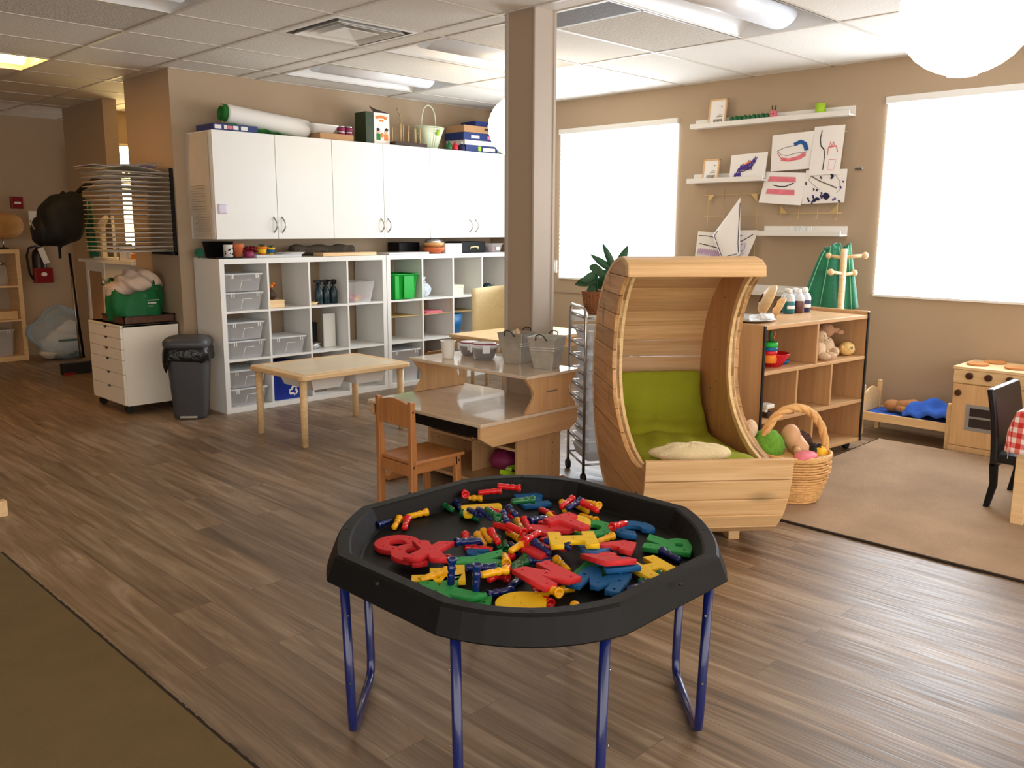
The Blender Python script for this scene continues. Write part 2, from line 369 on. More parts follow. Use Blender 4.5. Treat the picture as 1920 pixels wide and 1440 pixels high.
# ================================================================ room shell
ZC=2.449; XB=6.03; YA=6.28
struct(G().box((-3.2,-2.2,-.1),(XB+.12,11.0,0)),'floor','floor planks')
# walls
g=G()
W1=(4.13,5.37); W2=(1.24,2.483)
def wallB(y0,y1,z0,z1): g.box((XB,y0,z0),(XB+.14,y1,z1))
wallB(-2.2,W2[0],0,ZC); wallB(W2[1],W1[0],0,ZC); wallB(W1[1],YA+.14,0,ZC)
for w in (W1,W2): wallB(w[0],w[1],0,.895); wallB(w[0],w[1],2.19,ZC)
struct(g,'wall_right','wall paint')
struct(G().box((2.88,YA,0),(XB,YA+.14,ZC)),'wall_back','wall paint')
struct(G().box((2.88,YA+.14,0),(3.02,7.06,ZC)),'wall_corner','wall paint')
struct(G().box((3.14,8.18,0),(3.26,9.17,ZC)),'wall_partition','wall paint')
g=G().box((-3.2,10.12,0),(3.47,10.24,ZC)).box((3.47,10.12,2.16),(6.4,10.24,ZC)).box((3.75,10.12,0),(6.4,10.24,2.16)); struct(g,'wall_far','wall paint')
# lit side room behind the partition
WY=8.95
g=G()
g.box((3.26,WY,0),(3.50,WY+.1,ZC)).box((4.5,WY,0),(6.2,WY+.1,ZC)).box((3.50,WY,0),(4.5,WY+.1,.9)).box((3.50,WY,2.14),(4.5,WY+.1,ZC))
struct(g,'wall_side_room','wall paint')
struct(G().box((5.2,YA+.14,0),(5.3,WY,ZC)),'wall_side_room_end','wall paint')
struct(G().box((-3.2,2.0,0),(-3.1,10.12,ZC)),'wall_left','wall paint')  # unseen wall, extended to keep sky light off the far wall
# baseboards
struct(G().box((XB-.012,-2.2,0),(XB,YA,.09)),'baseboard_right','wall paint')
struct(G().box((2.88,YA-.012,0),(XB,YA,.09)),'baseboard_back','white paint')
struct(G().box((2.868,YA-.012,0),(2.88,7.06,.09)),'baseboard_corner','wall paint')
struct(G().box((-3.2,10.108,0),(3.47,10.12,.09)),'baseboard_far','wall paint')
# windows: reveal, glowing cellular blind, head rail
def window(n,y0,y1):
    fr=G(bevel=.002)
    z0,z1=.895,2.19
    fr.box((XB+.005,y0,z0),(XB+.13,y0+.012,z1)).box((XB+.005,y1-.012,z0),(XB+.13,y1,z1)).box((XB+.005,y0,z0),(XB+.13,y1,z0+.012)).box((XB+.005,y0,z1-.012),(XB+.13,y1,z1))
    o=struct(fr,'window_%d'%n,'white paint')
    b=G(); N=68; pts=[]
    for k in range(N+1): pts.append((XB-.006-(.006 if k%2 else 0), z0+.012+(z1-.03-z0)*k/N))
    vs=[];fs=[]
    for x,z in pts: vs+=[(x,y0+.004,z),(x,y1-.004,z)]
    for k in range(N): fs.append((2*k,2*k+1,2*k+3,2*k+2))
    b._add(vs,fs); b.build('blind','window light',o)
    G(bevel=.003).box((XB-.03,y0-.006,z1-.03),(XB+.005,y1+.006,z1+.014)).build('head_rail','white plastic',o)
    G(bevel=.002).box((XB-.022,y0,z0-.004),(XB+.002,y1,z0+.012)).build('bottom_rail','white plastic',o)
window(1,*W1); window(2,*W2)
o=struct(G().box((3.49,WY+.03,.89),(4.51,WY+.09,.93)).box((3.49,WY+.03,2.12),(4.51,WY+.09,2.15)).box((3.98,WY+.03,.9),(4.02,WY+.05,2.14)).box((3.49,WY+.07,.89),(4.51,WY+.10,2.15)),'window_3','white paint')  # last box is an added backing, stops the blind lighting the far wall
G().box((3.5,WY+.05,.93),(4.5,WY+.06,2.12)).build('blind','window warm',o)
# far doorway with teal door
o=struct(G().box((3.47,10.1,0),(3.55,10.26,2.16)).box((3.72,10.1,0),(3.78,10.26,2.16)).box((3.47,10.1,2.10),(3.78,10.26,2.16)),'door_1','white paint')
G().box((3.55,10.16,0),(3.73,10.2,2.1)).build('door_panel','teal door',o)
# ---- ceiling: tiles per cell, skipping fixtures
xs=[-3.2,-2.66,-1.45,-.23,.98,2.20,2.80,3.41,3.57,4.80,XB+.12]
ys=[-2.2,-1.38,-.77,-.16,.45,1.06,1.66,2.27,2.88,3.49,4.10,4.71,5.32,5.93,6.54,7.15,7.76,8.37,8.98,9.59,10.24]
FIX=[(3.57,2.27),(3.57,4.10),(3.57,5.32),(.98,4.10),(.98,6.54)]; VENT=(2.80,4.10)
g=G()
for i in range(len(xs)-1):
    for j in range(len(ys)-1):
        c=(xs[i],ys[j])
        if c in FIX or c==VENT: continue
        g.m(1 if (abs(c[0]-3.57)<.01 and abs(c[1]-2.88)<.01) or (abs(c[0]-.98)<.01 and abs(c[1]-4.71)<.01) else 0)
        x0=xs[i]
        if c==(3.57,2.88): x0=3.85
        g.box((x0,ys[j],ZC),(xs[i+1],ys[j+1],ZC+.02))
struct(g,'ceiling',['ceiling tile','ceiling tile rough'])
g=G()
for x in xs[1:-1]: g.box((x-.012,-2.2,ZC-.005),(x+.012,10.1,ZC+.001))
for y in ys[1:-1]:
    g.box((-3.2,y-.012,ZC-.004),(XB,y+.012,ZC+.001))
g.box((3.84,2.88,ZC-.004),(3.86,3.49,ZC)); struct(g,'trim_1','ceiling bar')
struct(G().box((-3.3,-2.2,ZC+.3),(XB+.14,11,ZC+.34)),'ceiling_deck','wall paint')
# wall angle at the ceiling
struct(G().box((XB-.02,-2.2,ZC-.004),(XB,YA,ZC+.001)).box((2.88,YA-.02,ZC-.004),(XB,YA,ZC+.001)),'trim_2','ceiling bar')
# ---- recessed lights (off, bar the far-left lens with its added glow)
def ceiling_light(x,y,label,lens='lens acrylic'):
    t=thing('ceiling_light',label,'light',(x,y,ZC),0,'recessed ceiling lights'); w,d,h=1.22,.60,.13
    g=G()
    def trough(u,v): # curved reflector across y
        yy=d*v; z=h*math.sin(PI*min(1,max(0,(yy)/d)))**.55
        return (w*u,yy,z+.001)
    g.grid(trough,2,24)
    # curved end walls
    for X in (0.0,w):
        vs=[(X,0,0)]+[(X,d*k/24,h*math.sin(PI*k/24)**.55+.001) for k in range(25)]
        g._add(vs[1:]+[(X,d,0.0)],[tuple(range(len(vs)))])
    g.build('reflector','reflector white',t)
    l=G(); prof=[(d/2+.105*math.cos(PI+PI*k/16),.075+.085*math.sin(PI+PI*k/16)) for k in range(17)]
    rings=[[(X,a,b) for a,b in prof]+[(X,d/2,.1)] for X in (.09,w-.09)]
    l.ring([[Vector(q) for q in r] for r in rings]); l.build('lens',lens,t)
    f=G().box((0,0,-.004),(w,.012,.002)).box((0,d-.012,-.004),(w,d,.002)).box((0,0,-.004),(.012,d,.002)).box((w-.012,0,-.004),(w,d,.002)); f.build('frame','white plastic',t)
    return t
labs=['large recessed ceiling light with curved lens, nearest to the picture-ledge wall','recessed ceiling light behind the column, glowing warm above the paper lantern','recessed ceiling light over the white wall cupboards','recessed ceiling light cut by the top edge, left of the air vent','recessed ceiling light at the far left of the ceiling']
for c,lb in zip(FIX,labs): ceiling_light(c[0]+.005,c[1]+.005,lb,'lens added glow' if c[1]==6.54 else 'lens acrylic')
# air vent with nested square louvres
t=thing('air_vent','white square four-way ceiling air vent with bent louvres','vent',(3.105,4.405,ZC))
def sqring(g,a,za,b,zb):
    vs=[(-a,-a,za),(a,-a,za),(a,a,za),(-a,a,za),(-b,-b,zb),(b,-b,zb),(b,b,zb),(-b,b,zb)]
    g._add(vs,[(i,(i+1)%4,4+(i+1)%4,4+i) for i in range(4)])
g=G(); sqring(g,.305,-.002,.26,-.006); g.build('frame','white plastic',t)
g=G(); sqring(g,.26,-.004,.24,.10); g._add([(-.24,-.24,.1),(.24,-.24,.1),(.24,.24,.1),(-.24,.24,.1)],[(0,1,2,3)]); g.build('duct_box','grille dark',t)
for a,b,z in ((.225,.165,.0),(.16,.10,.008)):
    g=G(); sqring(g,a,z-.012,b,z+.05); g.build('louvre','white plastic',t,thick=.003)
g=G(); sqring(g,.12,-.012,.001,.012); g.build('centre_plate','white plastic',t,thick=.003)
# return-air grille
t=thing('return_grille','grey perforated return air grille in ceiling beside the column','vent',(3.715,3.185,ZC))
G().box((-.13,-.29,0),(.13,.29,.01)).build('backing','dark brown',t)
g=G()
for k in range(26): g.box((-.128+k*.0103,-.29,-.004),(-.128+k*.0103+.005,.29,.001))
for k in range(40): g.box((-.13,-.29+k*.0148,-.003),(.13,-.29+k*.0148+.006,.001))
g.build('mesh_panel','grille dark',t)
# ---- column
cx,cy=3.42,3.236
g=G(bevel=.003).box((cx,cy,0),(cx+.13,cy+.20,ZC)); o=struct(g,'trim_3','column beige')
g=G(bevel=.002).box((cx-.012,cy-.014,0),(cx+.14,cy-.0,ZC)).box((cx+.128,cy-.02,0),(cx+.146,cy+.0,ZC)).box((cx-.012,cy+.185,0),(cx,cy+.205,ZC)); g.build('casing_and_lit_face','column trim and lit face',o)  # edge strips, plus the window-side face with its daylight put into a paler colour
# ---- carpets
g=G()
def rug(name,label,x0,x1,y0,y1,mt,hh=.012,wav=.004):
    g=G(); n=60
    ed=[]
    g.m(0).box((x0,y0,.001),(x1,y1,hh))
    g.m(1)
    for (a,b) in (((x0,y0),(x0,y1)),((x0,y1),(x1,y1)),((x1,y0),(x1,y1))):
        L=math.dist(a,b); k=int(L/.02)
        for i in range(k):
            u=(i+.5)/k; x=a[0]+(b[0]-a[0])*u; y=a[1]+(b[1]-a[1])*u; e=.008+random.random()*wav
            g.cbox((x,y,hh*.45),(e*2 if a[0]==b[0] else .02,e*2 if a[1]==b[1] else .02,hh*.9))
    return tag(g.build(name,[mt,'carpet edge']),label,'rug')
rug('carpet','beige pile carpet under the play kitchen area',3.674,5.60,-1.2,2.20,'carpet beige')
rug('carpet','olive green pile carpet at the left foreground',-1.6,.963,-.9,3.95,'carpet olive')
# ================================================================ cube shelving
def kallax(x0,label):
    W,Hh,D=1.465,1.12,.39; t=thing('cube_shelf',label,'shelf',(x0,5.867,0),0,'white cube shelving units')
    T=.038; c=(W-2*T-3*.016)/4; r=(Hh-2*T-2*.016)/3
    G(bevel=.001).box((0,0,0),(T,D,Hh)).build('side_panel','white laminate',t)
    G(bevel=.001).box((W-T,0,0),(W,D,Hh)).build('side_panel','white laminate',t)
    G(bevel=.001).box((T,0,Hh-T),(W-T,D,Hh)).build('top_panel','white laminate',t)
    G(bevel=.001).box((T,0,0),(W-T,D,T)).build('bottom_panel','white laminate',t)
    for k in range(1,4):
        x=T+k*c+(k-1)*.016; G().box((x,.002,T),(x+.016,D-.002,Hh-T)).build('divider','white laminate',t)
    for k in range(1,3):
        z=T+k*r+(k-1)*.016
        for q in range(4):
            xx=T+q*(c+.016); G().box((xx,.002,z),(xx+c,D-.002,z+.016)).build('shelf','white laminate',t)
    return t
kallax(2.975,'white twelve-cube shelving unit beside the waste bin, holding clear lidded bins')
kallax(4.446,'white twelve-cube shelving unit behind the column, holding the green tub')
def cell(u,q,r): # unit, column, row from top -> x0,x1,z floor
    X=(2.975,4.446)[u]; T=.038; c=(1.465-2*T-.048)/4; rr=(1.12-2*T-.032)/3
    x0=X+T+q*(c+.016); z=T+(2-r)*(rr+.016); return x0,x0+c,z,rr
# ---- wall cupboards
cups=['white two-door wall cupboard at the left end with a lilac note on its door','white two-door wall cupboard in the middle of the row of three','white two-door wall cupboard at the right end behind the column']
for k in range(3):
    x0=2.985+k*.982; w=.982
    t=thing('wall_cupboard',cups[k],'cupboard',(x0,5.92,1.258),0,'white wall cupboards')
    G(bevel=.001).box((0,.0,0),(w,.36,.75)).build('body','white laminate',t)
    for d in range(2):
        a=.002+d*w/2; D_=G(bevel=.0015).box((a,-.02,.0),(a+w/2-.004,-.001,.752)).build('door','white laminate',t)
        hx=w/2+(-.035 if d==0 else .035)
        pts=[(hx+(.012 if d==0 else .012)*math.sin(PI*q/10)*(1),-.02-.028*math.sin(PI*q/10),.045+.115*q/10) for q in range(11)]
        G().tube(pts,.005,8).build('handle','brushed steel',D_)
# ---- helpers for small things
def lidded_bin(label,loc,w=.30,d=.30,h=.125,group='clear lidded bins',rz=0,m1='clear plastic'):
    t=thing('storage_bin',label,'bin',loc,rz,group)
    g=G(); e=.016
    def rr(a,b,z,r=.02):
        pts=[]
        for sx,sy,a0 in ((1,1,0),(-1,1,90),(-1,-1,180),(1,-1,270)):
            for k in range(5):
                t_=math.radians(a0+90*k/4); pts.append(Vector((sx*(a/2-r)+r*math.cos(t_),sy*(b/2-r)+r*math.sin(t_),z)))
        return pts
    g.ring([rr(w-.05,d-.05,0),rr(w-.045,d-.045,.004),rr(w-.012,d-.012,h-.012),rr(w,d,h-.010),rr(w,d,h-.002)],True,True,False); g.build('tub',m1,t)
    l=G(); l.ring([rr(w+.004,d+.004,h-.004),rr(w+.008,d+.008,h+.004),rr(w-.02,d-.02,h+.006),rr(w-.03,d-.03,h+.002)],True,True,True); l.build('lid','cloudy plastic',t)
    y=-d/2-.001
    for s_ in (-1,1):
        c=G()
        for q in (0,.016): c.box((s_*w*.33+q-.012,y-.003,h-.03),(s_*w*.33+q-.006,y,h+.004))
        c.box((s_*w*.33-.012,y-.003,h+.001),(s_*w*.33+.010,y,h+.004)); c.build('clip','white plastic',t)
    c=G()
    z0,z1=.012,h*.66; yy=lambda z:-(d-.05)/2-((.038/2)*z/h)-.002
    for a,b in (((-.03,z0),(-.016,z1)),((-.016,z1),(.055,z1)),):
        c.tube([(a[0],yy(a[1]),a[1]),(b[0],yy(b[1]),b[1])],.0022,6)
    c.build('label_frame','white plastic',t)
    return t
b0=None
pos=[]
for r,(nm) in enumerate(('top','middle','bottom')):
    x0,x1,z,rr_=cell(0,0,r)
    for k,(pn) in enumerate(('lower','upper')):
        pos.append(((x0+.163,6.035,z+.001+k*.137),'clear lidded bin, %s of the pair in the %s left cube of the shelving'%(pn,nm)))
x0,x1,z,rr_=cell(0,1,1); pos.append(((x0+.163,6.035,z+.001),'single clear lidded bin alone in its cube behind the small light-wood table'))
b0=lidded_bin(pos[0][1],pos[0][0])
for lc,lb in pos[1:]: dup(b0,lc,label=lb)
# clear tub with pink things
x0,x1,z,_=cell(0,3,0)
t=thing('open_tub','clear open tub of pink pieces in the top right cube of left shelving','tub',(x0+.15,6.02,z+.001))
g=G(); g.lathe([((.10,.12),0),((.13,.15),.165),((.137,.157),.168),((.127,.147),.165)],n=28,cap=False,sq=6); g._add([(-.1,-.12,.001),(.1,-.12,.001),(.1,.12,.001),(-.1,.12,.001)],[(0,1,2,3)]); g.build('tub','clear plastic',t)
g=G()
for k in range(40): g.m(random.choice([0,0,1,2])).sph((random.uniform(-.075,.075),random.uniform(-.09,.09),.014+random.random()*.035),(.02,.013,.012),8,5)
o=g.build('contents',['pink','yellow plastic','magenta'],t); o['kind']='stuff'
# spray bottles
def spray(loc,label,rz=0):
    t=thing('spray_bottle',label,'bottle',loc,rz,'dark spray bottles')
    G().lathe([(.030,0),(.032,.004),(.032,.10),(.018,.135),(.011,.14),(.011,.15)],n=16).build('bottle','dark_teal',t)
    g=G(bevel=.001).prism([(-.05,.178),(-.05,.188),(.012,.192),(.028,.176),(.02,.15),(-.012,.15),(-.012,.168),(-.03,.172)],-.011,.011,'y'); g.tube([(-.014,0,.168),(-.03,0,.15),(-.027,0,.135)],.004,6); g.build('trigger','black plastic',t)
    return t
x0,x1,z,_=cell(0,2,0)
sb=spray((x0+.135,5.97,z+.001),'dark spray bottle, left of three in a row beside glass jar',.3)
dup(sb,(x0+.205,5.975,z+.001),.2,'dark spray bottle in the middle of the three'); dup(sb,(x0+.27,5.965,z+.001),.1,'dark spray bottle, rightmost of the three')
def jar(loc,label,r=.045,h=.19,lid='brushed steel',body='clear glass',name='glass_jar',cat='jar',group=None,lr=1.0,lh=.022):
    t=thing(name,label,cat,loc,0,group)
    G().lathe([(r*.9,0),(r,.006),(r,h*.8),(r*.78,h*.9),(r*.78,h)],n=20).build('jar_body',body,t)
    G().lathe([(r*.82*lr,h-.002),(r*.82*lr,h+lh),(r*.78*lr,h+lh+.003)],n=20).build('lid',lid,t)
    return t
jar((x0+.07,6.08,z+.012),'tall glass jar with wide metal lid behind the spray bottles',.034,.175,lr=1.7,lh=.02)
tag(G((x0+.06,5.97,z+.001)).lathe([(.045,0),(.06,.022),(.056,.022),(.042,.004)],(x0+.06,5.97,z+.001)).build('wooden_dish','birch'),'small pale wooden dish in front of the glass jar','dish')
# wooden box with dried flowers
x0,x1,z,_=cell(0,1,0)
tag(G((x0+.08,6.0,z),bevel=.002).box((x0+.005,5.92,z+.001),(x0+.15,6.1,z+.055)).box((x0+.003,5.918,z+.045),(x0+.152,6.102,z+.058)).build('wooden_box','birch x'),'small plain wooden box below the dried flowers','box')
t=thing('dried_flower_vase','dark little vase with orange dried flowers on wooden box','vase',(x0+.085,6.02,z+.059))
G().lathe([(.035,0),(.05,.02),(.05,.035),(.03,.06),(.032,.066)],n=16).build('vase','dark brown',t)
g=G()
for k in range(9):
    a=random.uniform(0,2*PI); q=(.035*math.cos(a),.03*math.sin(a),.09+random.random()*.045)
    g.m(0).tube([(0,0,.05),q],.002,5); g.m(1+k%3).sph(q,(.014,.014,.012),8,5)
g.build('flowers',['leaf red','leaf red','orange','yellow plastic'],t)
# wall outlet in cube
tag(G((0,0,0),bevel=.002).box((x0+.02,YA-.008,z+.20),(x0+.09,YA,z+.315)).box((x0+.04,YA-.011,z+.225),(x0+.07,YA-.007,z+.25)).box((x0+.04,YA-.011,z+.265),(x0+.07,YA-.007,z+.29)).build('wall_outlet','white plastic'),'white wall outlet seen through the second top cube','outlet')
# black box + bag + panels
x0,x1,z,_=cell(0,2,1)
tag(G((x0,6,z),bevel=.003).box((x0+.01,6.06,z+.001),(x0+.17,6.2,z+.2)).build('black_box','black plastic'),'black square box at the back of a middle cube','box')
tag(G((x0,6,z)).sph((x0+.07,5.98,z+.03),(.062,.05,.03),14,8,lambda x,y,zz:1+.15*math.sin(9*x+7*y)*math.cos(8*zz)).build('crumpled_bag','foil'),'small crumpled silver bag in front of the black box','bag')
tag(G((x0,6,z)).box((x0+.19,6.0,z+.001),(x0+.30,6.012,z+.27)).build('white_board','white laminate'),'thin white board leaning at the back of middle cube','board')
# recycling bin
x0,x1,z,_=cell(0,1,2)
t=thing('recycling_bin','blue recycling bin with white arrows under the small light-wood table','bin',(x0+.145,6.03,z+.001))
g=G(); g.lathe([((.122,.13),0),((.135,.155),.27),((.132,.162),.272),((.120,.15),.27)],n=28,cap=False,sq=7); g._add([(-.1,-.13,.002),(.1,-.13,.002),(.1,.13,.002),(-.1,.13,.002)],[(0,1,2,3)]); g.build('tub','recycle blue',t)
g=G()
def recycle(g,cx,cz,y,s):
    for k in range(3):
        a=math.radians(90+120*k)
        def rot(px,pz): return (cx+s*(px*math.cos(a-PI/2)-pz*math.sin(a-PI/2)),cz+s*(px*math.sin(a-PI/2)+pz*math.cos(a-PI/2)))
        for P in ([(-.62,.25),(-.25,.9),(.25,.9),(.42,.62),(.18,.62),(.02,.62),(-.3,.08)],[(.30,.66),(.74,.66),(.52,.22)]):
            q=[rot(*p) for p in P]; n=len(q); g._add([(a_,y,b_) for a_,b_ in q]+[(a_,y+.002,b_) for a_,b_ in q],[tuple(range(n)),tuple(reversed(range(n,2*n)))]+[(i,(i+1)%n,n+(i+1)%n,n+i) for i in range(n)])
g.T=Matrix.Rotation(math.radians(5.3),4,'X')
recycle(g,0.035,.075,-.1335,.045); g.build('recycling_symbol','white plastic',t)
x0,x1,z,_=cell(0,2,2)
tag(G((x0,6,z),bevel=.003).box((x0+.02,6.0,z+.001),(x0+.2,6.2,z+.10)).build('storage_box','grey fabric'),'grey fabric box at the back of a bottom cube','box')
# ---- second unit contents
x0,x1,z,_=cell(1,0,0)
t=thing('plastic_tub','bright green ribbed plastic tub in a top cube','tub',(x0+.165,6.01,z+.001))
g=G(); g.lathe([((.115,.12),0),((.142,.145),.205),((.157,.16),.207),((.157,.16),.215),((.137,.14),.213)],n=40,cap=False,sq=7); g._add([(-.115,-.12,.002),(.115,-.12,.002),(.115,.12,.002),(-.115,.12,.002)],[(0,1,2,3)])
g.build('tub','bright green plastic',t)
g=G(); g.prism([(-.02,-.125),(.06,-.125),(.075,-.15),(-.03,-.15)],.01,.2,'z'); g.prism([(-.12,-.118),(-.09,-.118),(-.085,-.15),(-.125,-.15)],.01,.2,'z'); g.build('rib','bright green plastic',t)
x0,x1,z,_=cell(1,1,0)
t=thing('drawstring_bag','grey and white patterned drawstring bag standing in a top cube','bag',(x0+.09,5.99,z+.001))
G().sph((0,0,.07),(.085,.06,.075),20,14,lambda x,y,zz:(1-.25*max(0,zz))*(1+.04*math.sin(12*math.atan2(y,x)))).build('pouch','bag print',t)
G().lathe([(.03,.125),(.018,.145),(.03,.175),(.012,.17)],n=14).build('ruffle','bag print',t); G().tube([(.018*math.cos(a_*PI/8),.018*math.sin(a_*PI/8),.146) for a_ in range(16)],.003,6,True).build('drawstring','red plastic',t)
x0,x1,z,_=cell(1,2,0)
t=thing('carton','small pale yellow lidded box in a top cube','box',(x0+.1,6.02,z+.001))
G(bevel=.002).box((-.08,-.08,0),(.075,.08,.07)).build('box_body','pale yellow',t); G(bevel=.002).box((-.084,-.084,.065),(.079,.084,.09)).build('lid','pale yellow',t)
x0,x1,z,_=cell(1,3,0)
jar((x0+.06,6.02,z+.001),'tall clear glass jar with metal lid in the last top cube',.05,.19)
t=thing('teapot','small dark glass teapot beside the tall jar','pot',(x0+.18,6.0,z+.001))
G().sph((0,0,.045),(.05,.05,.045)).build('pot_body','dark_teal',t); G().tube([(.045,0,.06),(.08,0,.07),(.085,0,.035),(.048,0,.025)],.005,8).build('handle','brushed steel',t); G().sph((0,0,.095),.012).build('knob','brushed steel',t)
tag(G((x0,6,z),bevel=.002).box((x0+.012,5.9,z+.001),(x0+.06,5.94,z+.05)).build('small_box','white plastic'),'tiny white box in front of the tall glass jar','box')
# hanging bamboo slat inserts
bi=None
for q,lb in ((0,'below the green tub'),(1,'below the patterned bag'),(2,'below the pale yellow box')):
    x0,x1,z,rr_=cell(1,q,1)
    if bi is None:
        t=thing('wire_insert','gold wire basket shelf hanging in the cube '+lb,'insert',(x0,5.89,z+rr_-.13),0,'hanging wire shelves')
        g=G()
        for k in range(22): g.tube([(.012+k*.0145,.0+.001,.0),(.012+k*.0145,.32,.0)],.0016,5)
        for k in range(22): g.tube([(.012+k*.0145,.32,.0),(.012+k*.0145,.32,.125)],.003,5)
        g.build('slats','gold',t); 
        G().tube([(.004,0,.12),(.004,0,0),(.325,0,0),(.325,0,.12)],.0028,6).build('rim','gold',t); G().tube([(.004,.32,.12),(.004,.32,0),(.325,.32,0),(.325,.32,.12)],.0028,6).build('rim','gold',t); bi=t
    else: dup(bi,(x0,5.89,z+rr_-.13),label='gold wire basket shelf hanging in the cube '+lb)
x0,x1,z,rr_=cell(1,1,1); zz=z+rr_-.127
tag(G((x0,5.9,zz),bevel=.001).box((x0+.05,5.90,zz),(x0+.25,6.12,zz+.012)).box((x0+.07,5.905,zz+.013),(x0+.24,6.12,zz+.022)).build('paper_stack','pink'),'pink and white papers lying on a hanging wire shelf','papers')
x0,x1,z,rr_=cell(1,2,1)
t=thing('waste_bin','bright blue tapered bin standing in a middle cube','bin',(x0+.075,6.0,z+.001)); G().lathe([((.045,.08),0),((.072,.10),.185),((.066,.094),.185),((.04,.075),.01)],n=28,cap=True,sq=5).build('tub','bright blue plastic',t)
x0,x1,z,rr_=cell(1,3,1)
tag(G((x0,6,z),bevel=.004).box((x0+.005,5.93,z+.001),(x0+.16,6.2,z+.19)).build('storage_box','navy'),'blue box in the last middle cube beside the column','box')
tag(G((x0,6,z),bevel=.004).box((x0+.005,6.0,z+.192),(x0+.2,6.2,z+.325)).build('storage_box','black plastic'),'black box stacked on the blue box in the last cube','box')
x0,x1,z,rr_=cell(1,0,2)
t=lidded_bin('large cloudy plastic bin with lid in the bottom cube right of the light-wood table',(x0+.165,6.03,z+.001),.315,.30,.27,None,0,'cloudy plastic')
x0,x1,z,rr_=cell(1,1,2)
t=thing('cardboard_box','open cardboard box in a bottom cube','box',(x0+.16,6.03,z+.001)); g=G().box((-.14,-.13,0),(.14,.13,.005)).box((-.14,-.13,0),(-.136,.13,.2)).box((.136,-.13,0),(.14,.13,.2)).box((-.14,-.13,0),(.14,-.126,.2)).box((-.14,.126,0),(.14,.13,.2)); g.build('box_body','cardboard',t)
g=G(); g.T=Matrix.Translation((0,-.13,.2))@Matrix.Rotation(math.radians(-35),4,'X'); g.box((-.14,-.07,0),(.14,0,.003)); g.build('flap','cardboard',t)
# ================================================================ on top of the cube shelving (z=1.121)
ZT=1.121
def pot(loc,label,r=.032,h=.055,m1='terracotta',plant=True,band=None):
    t=thing('plant_pot',label,'pot',loc)
    G().lathe([(r*.7,0),(r*.95,h*.72),(r*1.08,h*.74),(r*1.1,h),(r*.95,h),(r*.9,h*.8)],n=18).build('pot',m1,t)
    if band: G().lathe([(r*.78,h*.2),(r*.97,h*.7)],n=18,cap=False).build('painted_band',band,t)
    if plant:
        g=G(); 
        for k in range(6):
            a=k*1.05; g.tube([(0,0,h*.9),(.012*math.cos(a),.012*math.sin(a),h+.012),(.028*math.cos(a),.028*math.sin(a),h+.018)],[.003,.004,.001],6)
        g.build('sprout','leaf green',t)
    return t
tag(G((2.99,6.17,ZT)).sph((2.98,6.17,ZT+.036),(.036,.036,.036),16,10,lambda x,y,z:1+.12*math.sin(8*x)*math.sin(9*z)).build('yarn_ball','green fabric'),'crumpled dark green ball at the left end of the shelving top','ball')
tag(G((3.05,6.0,ZT),bevel=.003).box((2.985,5.93,ZT),(3.2,6.06,ZT+.008)).build('dark_tray','black plastic'),'flat black tray beneath the white printed can','tray')
t=thing('black_tub','black plastic tub on the left end of the shelving top','tub',(3.115,6.145,ZT)); G().lathe([((.075,.07),0),((.095,.085),.115),((.102,.092),.118),((.09,.08),.115)],n=24,sq=5).build('tub','black plastic',t)
t=thing('printed_can','white can with dark print beside the terracotta pot','can',(3.105,5.975,ZT+.008)); G().lathe([(.034,0),(.034,.085),(.036,.087),(.032,.089)],n=20).build('can_body','white plastic',t)
g=G()
for k in range(9): a=random.uniform(-2.6,-.6); zz=random.uniform(.015,.065); g.sph((.0345*math.cos(a),.0345*math.sin(a),zz),(.006,.004,.007),6,4)
g.build('print','ink black',t)
pot((3.185,5.98,ZT),'empty terracotta pot beside the printed can',.038,.105,plant=False)
pot((3.39,6.0,ZT+.02),'small orange painted pot with sprouting plant',.036,.06,'orange',band='yellow plastic')
pot((3.475,6.02,ZT+.02),'small blue and yellow painted pot with a sprout',.03,.052,'yellow plastic',band='bright blue plastic')
g=G((3.3,6.15,ZT))
for k in range(14): g.sph((3.24+k*.018+random.uniform(-.01,.01),6.15+random.uniform(-.03,.03),ZT+.035+random.random()*.03),(.022,.02,.02),8,5)
tag(g.build('dark_foliage','leaf red'),'dark reddish dried leaves in a heap behind the painted pots','leaves',kind='stuff')
tag(G((3.25,5.95,ZT)).tube([(3.225,5.95,ZT+.024),(3.285,5.95,ZT+.024)],.023,14).build('plastic_cup','magenta'),'magenta cup lying on its side beside the pot','cup')
tag(G((3.45,5.96,ZT),bevel=.003).box((3.30,5.92,ZT),(3.68,6.12,ZT+.02)).build('plastic_tray','cloudy plastic'),'cloudy flat plastic tray holding the painted pots','tray')
g=G((3.62,5.97,ZT))
for k in range(4): g.T=Matrix.Translation((3.60+k*.012,5.96,ZT+.021+k*.0035))@Z0(.15*k); g.box((-.09,-.04,0),(.09,.1,.002))
g.T=None; tag(g.build('paper_stack','paper white'),'loose sheets of white paper at the right end of the tray','papers')
t=thing('log','short rough-barked log lying on the shelving top','log',(4.0,6.12,ZT))
g=G(); pts=[(-.29+.58*k/14,.0+.006*math.sin(k),.046+.004*math.sin(k*1.3)) for k in range(15)]; g.tube(pts,[.037+.003*math.sin(k*1.3)+(.0015 if k%3 else -.0015) for k in range(15)],14); g.build('bark_surface','bark',t)
t0=(4.15,5.95,ZT)
tag(G(t0,bevel=.002).box((3.86,5.9,ZT),(4.37,6.04,ZT+.026)).build('wooden_board','birch x'),'long pale wooden board lying in front of the log','board')
tag(G((4.68,5.95,ZT),bevel=.002).box((4.50,5.9,ZT),(4.93,6.08,ZT+.016)).build('white_binder','white plastic'),'flat white binder at the join of the two shelving units','binder')
